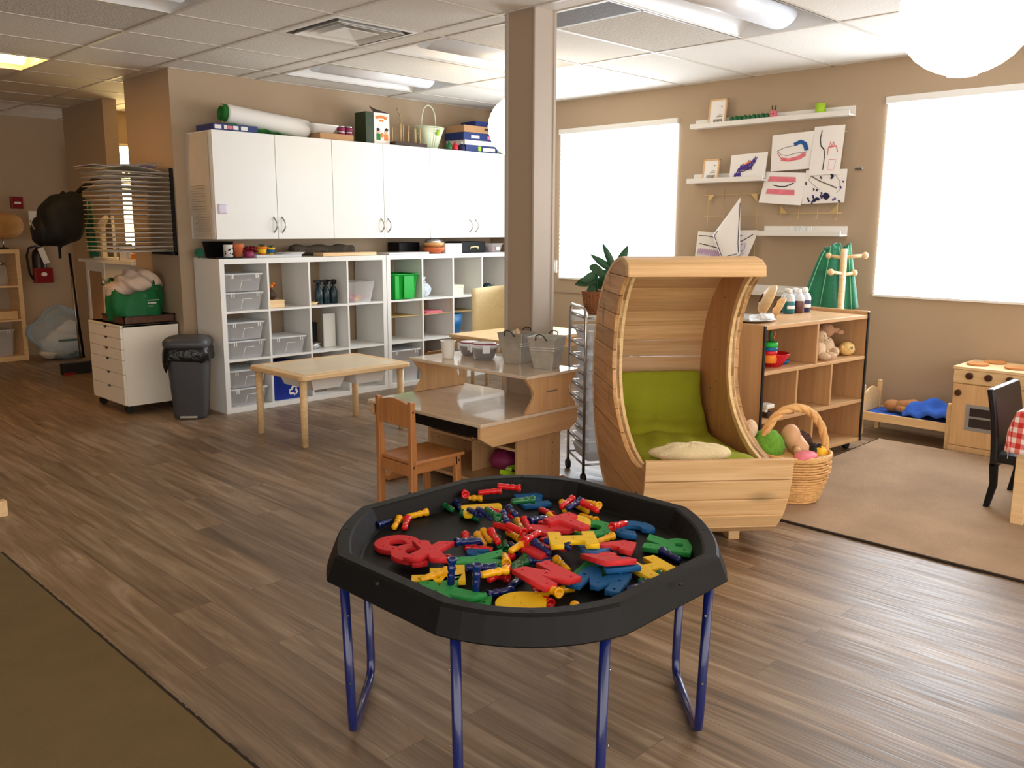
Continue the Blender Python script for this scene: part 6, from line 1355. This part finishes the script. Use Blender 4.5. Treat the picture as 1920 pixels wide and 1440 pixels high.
PEGS=[('Y', 1.8312, 2.0465, -0.877, 0, 'yellow plastic peg beyond the yellow letter L'), ('R', 1.8683, 1.9933, -0.778, 1, 'red plastic peg beyond the yellow letter L'), ('R', 1.9167, 1.9547, -0.975, 2, 'red plastic peg left of the blue letter E'), ('R', 1.9279, 2.0025, -0.255, 0, 'red plastic peg far left of the blue letter E'), ('R', 1.8432, 2.0498, -2.19, 1, 'red plastic peg far left of the yellow letter L'), ('B', 1.7633, 1.9752, 1.09, 0, 'dark blue plastic peg far left of the yellow letter L'), ('G', 1.7315, 1.8594, 1.626, 0, 'green plastic peg near left of the yellow letter L'), ('B', 1.7224, 1.8874, -1.849, 1, 'dark blue plastic peg in front of the yellow letter L'), ('B', 1.7057, 1.8275, -1.766, 2, 'dark blue plastic peg beyond the blue letter S'), ('G', 1.6817, 1.7666, -1.876, 3, 'green plastic peg beyond the blue letter S'), ('G', 1.6087, 1.6386, 0.925, 0, 'green plastic peg far right of the blue letter S'), ('G', 1.6462, 1.6585, -2.293, 0, 'green plastic peg far left of the red letter I'), ('B', 1.6466, 1.6359, -2.059, 0, 'dark blue plastic peg far left of the red letter I'), ('R', 1.5607, 1.7217, 0.896, 0, 'red plastic peg beyond the blue letter S'), ('R', 1.5772, 1.6458, 2.205, 0, 'red plastic peg beyond the green letter Y'), ('Y', 1.596, 1.6899, 1.092, 0, 'yellow plastic peg beyond the blue letter S'), ('Y', 1.6269, 1.6996, 1.074, 0, 'yellow plastic peg far left of the red letter I'), ('R', 1.5932, 1.6316, 1.089, 1, 'red plastic peg far right of the blue letter S'), ('B', 1.5996, 1.7457, -1.983, 0, 'dark blue plastic peg far right of the red letter X'), ('B', 1.5594, 1.6745, 2.801, 1, 'dark blue plastic peg far left of the blue letter S'), ('R', 1.6858, 1.7352, -1.655, 1, 'red plastic peg far left of the red letter I'), ('R', 1.67, 1.6669, -1.695, 2, 'red plastic peg near left of the red letter T'), ('Y', 1.708, 1.7064, -1.844, 0, 'yellow plastic peg left of the red letter T'), ('Y', 1.7449, 1.7207, -1.911, 0, 'yellow plastic peg left of the yellow letter O'), ('Y', 1.756, 1.6991, 0.98, 0, 'yellow plastic peg far left of the red letter T'), ('R', 1.7246, 1.6398, 0.973, 1, 'red plastic peg left of the red letter T'), ('R', 1.8027, 1.7405, -1.895, 0, 'red plastic peg left of the yellow letter O'), ('G', 1.7356, 1.7521, 0.933, 0, 'green plastic peg near right of the yellow letter L'), ('B', 1.6941, 1.701, 0.91, 2, 'dark blue plastic peg near right of the yellow letter L'), ('R', 1.7759, 1.7629, 1.978, 1, 'red plastic peg near right of the yellow letter L'), ('B', 1.7514, 1.7209, 1.063, 2, 'dark blue plastic peg left of the yellow letter O'), ('G', 1.7888, 1.7646, -0.313, 3, 'green plastic peg far left of the yellow letter O'), ('B', 1.8578, 1.7311, -2.504, 0, 'dark blue plastic peg far left of the yellow letter O'), ('B', 1.8305, 1.677, -3.135, 1, 'dark blue plastic peg far left of the red letter T'), ('R', 1.8026, 1.659, -2.779, 0, 'red plastic peg near left of the yellow letter O'), ('G', 1.7192, 1.5726, 1.798, 0, 'green plastic peg beyond the red letter I'), ('R', 1.9316, 1.7844, -1.912, 0, 'red plastic peg in front of the blue letter E'), ('Y', 1.8781, 1.6582, 1.246, 0, 'yellow plastic peg far left of the yellow letter O'), ('Y', 1.9768, 1.7275, 0.822, 0, 'yellow plastic peg near right of the blue letter E'), ('R', 1.949, 1.713, 0.227, 1, 'red plastic peg near right of the blue letter E'), ('Y', 2.0206, 1.673, 1.288, 0, 'yellow plastic peg beyond the yellow letter O'), ('Y', 2.0355, 1.6907, -1.805, 1, 'yellow plastic peg far right of the yellow letter O'), ('R', 1.9953, 1.6136, 1.389, 1, 'red plastic peg far right of the yellow letter O'), ('B', 1.9521, 1.6892, 0.118, 1, 'dark blue plastic peg beyond the yellow letter O'), ('Y', 1.9757, 1.6567, -1.753, 0, 'yellow plastic peg beyond the green letter D'), ('Y', 1.8286, 1.4761, -0.031, 0, 'yellow plastic peg in front of the green letter D'), ('R', 1.9625, 1.481, -3.068, 1, 'red plastic peg near left of the blue letter C'), ('R', 1.5191, 1.5497, 0.288, 0, 'red plastic peg far right of the green letter Y'), ('Y', 1.5735, 1.5587, 0.147, 1, 'yellow plastic peg left of the red letter I'), ('G', 1.5343, 1.5187, 0.19, 0, 'green plastic peg near left of the red letter I'), ('G', 1.5127, 1.4983, 0.199, 0, 'green plastic peg right of the green letter Y'), ('Y', 1.5332, 1.5454, -2.281, 1, 'yellow plastic peg right of the green letter Y'), ('R', 1.4536, 1.5341, -1.329, 0, 'red plastic peg near right of the green letter Y'), ('R', 1.4, 1.4604, 0.135, 1, 'red plastic peg far right of the green letter K'), ('Y', 1.3742, 1.4564, -0.177, 2, 'yellow plastic peg far right of the green letter M'), ('B', 1.4265, 1.4147, 2.91, 0, 'dark blue plastic peg far left of the yellow letter U'), ('G', 1.4175, 1.5452, -0.967, 1, 'green plastic peg in front of the green letter Y'), ('B', 1.3788, 1.5163, -0.685, 2, 'dark blue plastic peg in front of the green letter Y'), ('B', 1.4387, 1.4289, 0.342, 0, 'dark blue plastic peg near right of the green letter Y'), ('B', 1.642, 1.4745, 2.553, 0, 'dark blue plastic peg in front of the red letter I'), ('B', 1.6314, 1.4801, 1.328, 1, 'dark blue plastic peg left of the yellow letter I'), ('B', 1.6519, 1.5055, -1.277, 2, 'dark blue plastic peg near right of the red letter I'), ('Y', 1.6202, 1.4032, 1.156, 0, 'yellow plastic peg near left of the yellow letter I'), ('R', 1.5354, 1.3585, 2.89, 0, 'red plastic peg left of the blue letter M'), ('R', 1.552, 1.3273, 2.438, 1, 'red plastic peg near left of the green letter A'), ('Y', 1.5379, 1.316, 2.665, 0, 'yellow plastic peg left of the blue letter M'), ('R', 1.4523, 1.3535, -1.891, 0, 'red plastic peg far right of the yellow letter U'), ('Y', 1.4615, 1.3408, -1.809, 1, 'yellow plastic peg far right of the yellow letter U'), ('Y', 1.4037, 1.2116, 0.474, 0, 'yellow plastic peg right of the yellow letter U'), ('B', 1.8817, 1.2402, 1.323, 0, 'dark blue plastic peg in front of the green letter R'), ('G', 1.6909, 1.2232, -0.153, 0, 'green plastic peg in front of the yellow letter H'), ('B', 1.628, 1.2161, -0.265, 0, 'dark blue plastic peg right of the blue letter M'), ('B', 1.3321, 1.5768, 2.813, 0, 'dark blue plastic peg near left of the yellow letter F'), ('Y', 1.2807, 1.5741, -0.2, 1, 'yellow plastic peg in front of the yellow letter F'), ('B', 1.538, 2.0297, -2.948, 0, 'dark blue plastic peg beyond the red letter C'), ('Y', 1.5055, 1.9764, 0.706, 0, 'yellow plastic peg beyond the red letter C'), ('R', 1.5253, 1.9535, 0.78, 0, 'red plastic peg beyond the red letter C'), ('Y', 1.5902, 2.0211, -0.18, 0, 'yellow plastic peg left of the yellow letter L'), ('G', 1.7327, 1.9794, 1.395, 0, 'green plastic peg far left of the yellow letter L'), ('R', 1.4584, 1.6886, -1.711, 0, 'red plastic peg right of the red letter X'), ('R', 1.4036, 1.6139, -0.038, 0, 'red plastic peg left of the green letter Y'), ('G', 1.285, 1.4452, -0.272, 0, 'green plastic peg far right of the green letter M'), ('R', 1.6822, 1.5648, -2.969, 2, 'red plastic peg far left of the yellow letter I')]
LLAB=['red foam letter C, lowest of the red pile at the left', 'red foam letter Q in the middle of the red pile', 'red foam letter X on top of the red pile', 'rounded yellow foam letter L near the far rim', 'blue foam letter E near the far rim', 'yellow foam letter F on the left near the red pile', 'green foam letter Y between the red pile and the heap of pegs', 'green foam letter K with a blue peg standing in it', 'green foam letter M against the near rim', 'rounded yellow foam letter piece lying against the near rim', 'red foam letter N left of the blue M', 'blue foam letter M on the near right', 'yellow foam letter H at the right rim', 'green foam letter R at the right', 'blue foam letter C, biggest round blue one at the far right', 'green foam letter D beside the round blue C', 'red foam letter T on the central pile', 'yellow foam letter O mostly hidden under the red T', 'red foam letter N on the left of the central pile, under the T', 'red foam letter I partly under the yellow I', 'yellow foam letter I on top of the central pile', 'blue foam letter V tilted right of the yellow I', 'red foam letter A tilted below the blue C', 'red foam letter E tilted on the blue Z', 'blue foam letter Z under the tilted red E', 'green foam letter A under the blue M', 'blue foam letter S under the green Y']
LTILT={20: (0, 0), 21: (-12, 0), 22: (-10, 0), 23: (-10, 6), 24: (-8, 0)}
STAND=[(1.3102, 1.5039, 'dark blue peg standing upright in the green letter K'), (1.3275, 1.4341, 'dark blue peg standing upright in the green letter M')]
# ================================================================ black mixing tray on blue stand
TC=Vector((1.665,1.595,0)); th0=math.radians(225.2)
ZR=.53; ZFL=.470
t=thing('mixing_tray','large black octagonal play tray full of coloured letters','tray',(TC.x,TC.y,0),th0)
def octo(d,w,z,bul,n=8):
    """d: distance of the vertices of the curved sides, w: half chord, bul: bulge"""
    P=[]
    for s_ in range(4):
        bu=bul*(1.0 if s_%2==0 else .45)
        a=s_*PI/2; nv=Vector((math.cos(a),math.sin(a),0)); tv=Vector((-nv.y,nv.x,0))
        for k in range(n+1):
            q=-1+2*k/n; P.append(nv*(d+bu*(1-q*q))+tv*(w*q)+Vector((0,0,z)))
    return P
g=G(); R=[octo(.420,.168,ZFL,.052),octo(.426,.171,ZFL+.004,.052),octo(.446,.180,ZR-.004,.055),octo(.452,.182,ZR,.055),octo(.479,.196,ZR+.001,.058),octo(.486,.199,ZR-.006,.058),octo(.507,.210,ZR-.062,.060),octo(.505,.209,ZR-.066,.060),octo(.497,.205,ZR-.062,.060),octo(.479,.196,ZR-.012,.058),octo(.456,.184,ZR-.010,.055),octo(.430,.172,ZFL-.006,.052),octo(.420,.168,ZFL-.008,.052)]
g.ring(R,False,True,True); g.build('tray_body','black plastic',t)
for s_ in range(4):
    a=s_*PI/2; rh=.52 if s_%2==0 else .492; G().cyl((rh*math.cos(a),rh*math.sin(a),ZR-.004),(rh*math.cos(a),rh*math.sin(a),ZR+.0018),.005,n=12).build('screw_hole','black rubber',t)
for q in (45,135,225,315):
    a=math.radians(q); G().cyl((.505*math.cos(a),.505*math.sin(a),ZR-.012),(.505*math.cos(a),.505*math.sin(a),ZR-.006),.005,n=12).build('screw_hole','black rubber',t)
t=thing('tray_stand','blue tubular steel stand under the black play tray','stand',(TC.x,TC.y,0),th0)
for s_ in range(4):
    a=s_*PI/2; M_=Z0(a); g=G(); g.T=M_; d0,d1=.462,.472; w=.168
    pts=[(d1,-w,ZR-.075),(d0,-w+.004,.07),(d0,-w+.012,.03),(d0,-w+.04,.0135),(d0,w-.04,.0135),(d0,w-.012,.03),(d0,w-.004,.07),(d1,w,ZR-.075)]
    g.tube(pts,.0125,14); g.build('leg_frame','blue steel',t)
    g=G(); g.T=M_
    for z in (.36,.17): g.cyl((d0,-w-.012,z),(d0,-w-.015,z),.003,n=8).cyl((d0,w+.012,z),(d0,w+.015,z),.003,n=8)
    g.build('rivet','chrome',t)
g=G(); g.tube([p+Vector((0,0,0)) for p in octo(.466,.170,ZR-.085,.0,2)],.011,10,True); g.build('top_ring','blue steel',t)
# ---- letters
def stroke_poly(c):
    s=.28
    P={
    'I':[[(0,0),(.78,0),(.78,.26),(.54,.26),(.54,.74),(.78,.74),(.78,1),(0,1),(0,.74),(.24,.74),(.24,.26),(0,.26)]],
    'H':[[(0,0),(s,0),(s,.36),(.56,.36),(.56,0),(.84,0),(.84,1),(.56,1),(.56,.64),(s,.64),(s,1),(0,1)]],
    'L':[[(.08,0),(.68,0),(.72,.06),(.72,.22),(.66,.28),(.30,.28),(.30,.96),(.26,1),(.04,1),(0,.96),(0,.09)]],
    'F':[[(0,0),(.3,0),(.3,.34),(.62,.34),(.62,.58),(.3,.58),(.3,.74),(.74,.74),(.74,1),(0,1)]],
    'E':[[(0,0),(.74,0),(.74,.26),(.28,.26),(.28,.38),(.6,.38),(.6,.62),(.28,.62),(.28,.74),(.74,.74),(.74,1),(0,1)]],
    'T':[[(.26,0),(.54,0),(.54,.72),(.8,.72),(.8,1),(0,1),(0,.72),(.26,.72)]],
    'X':[[(0,0),(.34,0),(.46,.28),(.58,0),(.92,0),(.64,.5),(.92,1),(.58,1),(.46,.72),(.34,1),(0,1),(.28,.5)]],
    'Y':[[(.28,0),(.58,0),(.58,.42),(.88,1),(.56,1),(.43,.68),(.30,1),(-.02,1),(.28,.42)]],
    'V':[[(.30,0),(.58,0),(.88,1),(.58,1),(.44,.45),(.30,1),(0,1)]],
    'W':[[(.16,0),(.42,0),(.54,.4),(.66,0),(.92,0),(1.08,1),(.8,1),(.74,.5),(.62,.9),(.46,.9),(.34,.5),(.28,1),(0,1)]],
    'M':[[(0,0),(.28,0),(.30,.5),(.46,.12),(.62,.12),(.78,.5),(.80,0),(1.08,0),(1.0,1),(.72,1),(.54,.55),(.36,1),(.08,1)]],
    'N':[[(0,0),(.28,0),(.28,.5),(.56,0),(.84,0),(.84,1),(.56,1),(.56,.5),(.28,1),(0,1)]],
    'Z':[[(0,0),(.8,0),(.8,.27),(.40,.27),(.8,.75),(.8,1),(0,1),(0,.73),(.38,.73),(0,.25)]],
    'K':[[(0,0),(s,0),(s,.34),(.52,0),(.88,0),(.50,.52),(.86,1),(.52,1),(s,.66),(s,1),(0,1)]],
    'A':[[(0,0),(.28,0),(.34,.2),(.56,.2),(.62,0),(.9,0),(.60,1),(.30,1)],[(.40,.42),(.5,.42),(.45,.62)]],
    'J':[[(.1,0),(.5,0),(.66,.15),(.66,1),(.38,1),(.38,.28),(.26,.28),(.26,.4),(0,.4),(0,.12)]],
    'D':[[(0,0)]+arc(.36,.5,.5,-90,90,14)+[(0,1)],[(.28,.28)]+[(a,b) for a,b in arc(.36,.5,.22,-90,90,8)]+[(.28,.72)]],
    'U':[[(0,0)]+arc(.40,.5,.5,-90,90,14)+[(0,1)]],
    'P':[[(0,0),(s,0),(s,.4)]+arc(.46,.7,.3,-90,90,10)+[(0,1)],[(s,.62)]+arc(.44,.7,.08,-90,90,6)+[(s,.78)]],
    'R':[[(0,0),(s,0),(s,.36),(.50,0),(.86,0),(.62,.44)]+arc(.50,.7,.3,-50,90,10)+[(0,1)],[(.30,.63)]+arc(.44,.71,.09,-90,90,6)+[(.30,.80)]],
    'O':[arc(.48,.5,.5,0,345,24),[(.48+.2*math.cos(k*PI/8),.5+.22*math.sin(k*PI/8)) for k in range(16)]],
    'Q':[arc(.48,.5,.5,-35,290,22)+[(.66,.0),(.74,-.10),(.98,.08)],[(.46+.2*math.cos(k*PI/8),.53+.20*math.sin(k*PI/8)) for k in range(16)]],
    'C':[arc(.5,.5,.5,38,322,22)+arc(.5,.5,.21,322,38,14)],
    'S':[arc(.42,.71,.29,20,270,10)[:-1]+[(.42,.42)]+arc(.42,.36,.08,90,-90,4)+arc(.40,.33,.05,-90,-170,2)+[(.05,.30)]+arc(.42,.29,.30,200,440,10)+[(.40,.58)]+arc(.42,.70,.06,270,40,5)],
    }
    return P[c]
HOLES={'U':[(.14,.14),(.14,.86),(.45,.5),(.6,.25),(.6,.75)],'I':[(.39,.14),(.39,.5),(.39,.86)],'H':[(.14,.14),(.14,.5),(.14,.86),(.42,.5),(.7,.14),(.7,.86)],'L':[(.15,.9),(.15,.5),(.15,.15),(.55,.14)],'F':[(.15,.12),(.15,.5),(.14,.87),(.5,.46),(.6,.87)],'E':[(.14,.13),(.14,.5),(.14,.87),(.6,.13),(.6,.87)],'T':[(.4,.12),(.4,.5),(.15,.86),(.65,.86),(.4,.86)],'X':[(.17,.12),(.75,.12),(.46,.5),(.17,.88),(.75,.88)],'Y':[(.43,.12),(.43,.45),(.16,.88),(.7,.88)],'V':[(.44,.12),(.2,.8),(.68,.8)],'W':[(.27,.12),(.8,.12),(.14,.88),(.94,.88),(.54,.7)],'M':[(.14,.12),(.94,.12),(.17,.55),(.9,.55),(.25,.88),(.82,.88),(.54,.3)],'N':[(.14,.12),(.14,.88),(.42,.5),(.7,.12),(.7,.88)],'Z':[(.12,.13),(.68,.13),(.4,.5),(.12,.87),(.68,.87)],'K':[(.14,.12),(.14,.5),(.14,.88),(.7,.1),(.68,.9)],'A':[(.14,.12),(.76,.12),(.45,.86)],'D':[(.14,.14),(.14,.5),(.14,.86),(.66,.25),(.66,.75)],'R':[(.14,.14),(.14,.5),(.14,.86),(.66,.12),(.6,.9)],'O':[(.13,.5),(.83,.5),(.48,.14),(.48,.86)],'Q':[(.13,.5),(.83,.5),(.48,.14),(.48,.87)],'C':[(.15,.5),(.46,.14),(.46,.86),(.72,.24),(.72,.76)],'S':[(.42,.86),(.42,.14),(.42,.5)]}
LMESH={}
def letter_mesh(c,col,flip):
    key=(c,col,flip)
    if key in LMESH: return LMESH[key]
    cu=bpy.data.curves.new('letter_outline','CURVE'); cu.dimensions='2D'; cu.fill_mode='BOTH'; cu.extrude=.006; cu.bevel_depth=.0008; cu.bevel_resolution=1
    P=stroke_poly(c); mx=max(p[0] for p in P[0]); size=.115
    def add(pl):
        s_=cu.splines.new('POLY'); s_.points.add(len(pl)-1); s_.use_cyclic_u=True
        for i,(x,y) in enumerate(pl): s_.points[i].co=((x-mx/2)*size,(y-.5)*size*(-1 if flip else 1),0,1)
    for pl in P: add(pl)
    for hx,hy in HOLES.get(c,[]): add([(hx+.036*math.cos(k*PI/6),hy+.036*math.sin(k*PI/6)) for k in range(12)])
    ob=bpy.data.objects.new('tmp',cu); COL.objects.link(ob); dg=bpy.context.evaluated_depsgraph_get(); dg.update()
    me=bpy.data.meshes.new_from_object(ob.evaluated_get(dg)); me.name='foam_letter'; bpy.data.objects.remove(ob); bpy.data.curves.remove(cu)
    me.materials.clear(); me.materials.append(MATS['foam '+col]); LMESH[key]=me; return me
lett_seen={}
WHERE={}
for i,(c,col,x,y,z,a,size,fl) in enumerate(LETTERS):
    me=letter_mesh(c,col,fl); o=bpy.data.objects.new('foam_letter',me); COL.objects.link(o)
    o.location=(x,y,z+.008); k=size/.115; o.scale=(k,k,1)
    tx,ty=LTILT.get(i,(0,0)); o.rotation_euler=(Z0(a)@Matrix.Rotation(math.radians(tx),4,'X')@Matrix.Rotation(math.radians(ty),4,'Y')).to_euler()
    tag(o,LLAB[i],'letter','foam letters in the tray')
# ---- pegs
PM={}
def peg_mesh(c):
    g=G(); L=.062; g.T=Matrix.Translation((0,0,-.008))@Matrix.Scale(1.24,4)
    g.lathe([(.003,0),(.0055,.001),(.0072,.004),(.0075,.030),(.0060,.033),(.0080,.037),(.0086,.041),(.0080,.045),(.0062,.048),(.0072,.050),(.0102,.058),(.0104,.0615),(.0092,.062),(.0066,.0618),(.0058,.056),(.0015,.055)],n=18)
    return g.mesh('toy_peg','peg '+c)
for c in 'RYGB': PM[c]=peg_mesh(c)
cname={'R':'red','Y':'yellow','G':'green','B':'dark blue'}
for (c,x,y,a,lev,lab) in PEGS:
    o=bpy.data.objects.new('toy_peg',PM[c]); COL.objects.link(o)
    d=Vector((math.cos(a),math.sin(a),-.055 if lev==0 else (.10 if lev==1 else -.05))); 
    z=ZFL+.0125+lev*.020
    if lev==0: d=Vector((math.cos(a),math.sin(a),.045)); z=ZFL+.0100
    o.rotation_euler=d.to_track_quat('Z','Y').to_euler(); o.location=(x,y,z); tag(o,lab,'peg','plastic pegs scattered in the tray')
for (x,y,lb) in STAND:
    o=bpy.data.objects.new('toy_peg',PM['B']); COL.objects.link(o); o.location=(x,y,ZFL+.030); o.rotation_euler=(0.03,.05,0); tag(o,lb,'peg','plastic pegs scattered in the tray')
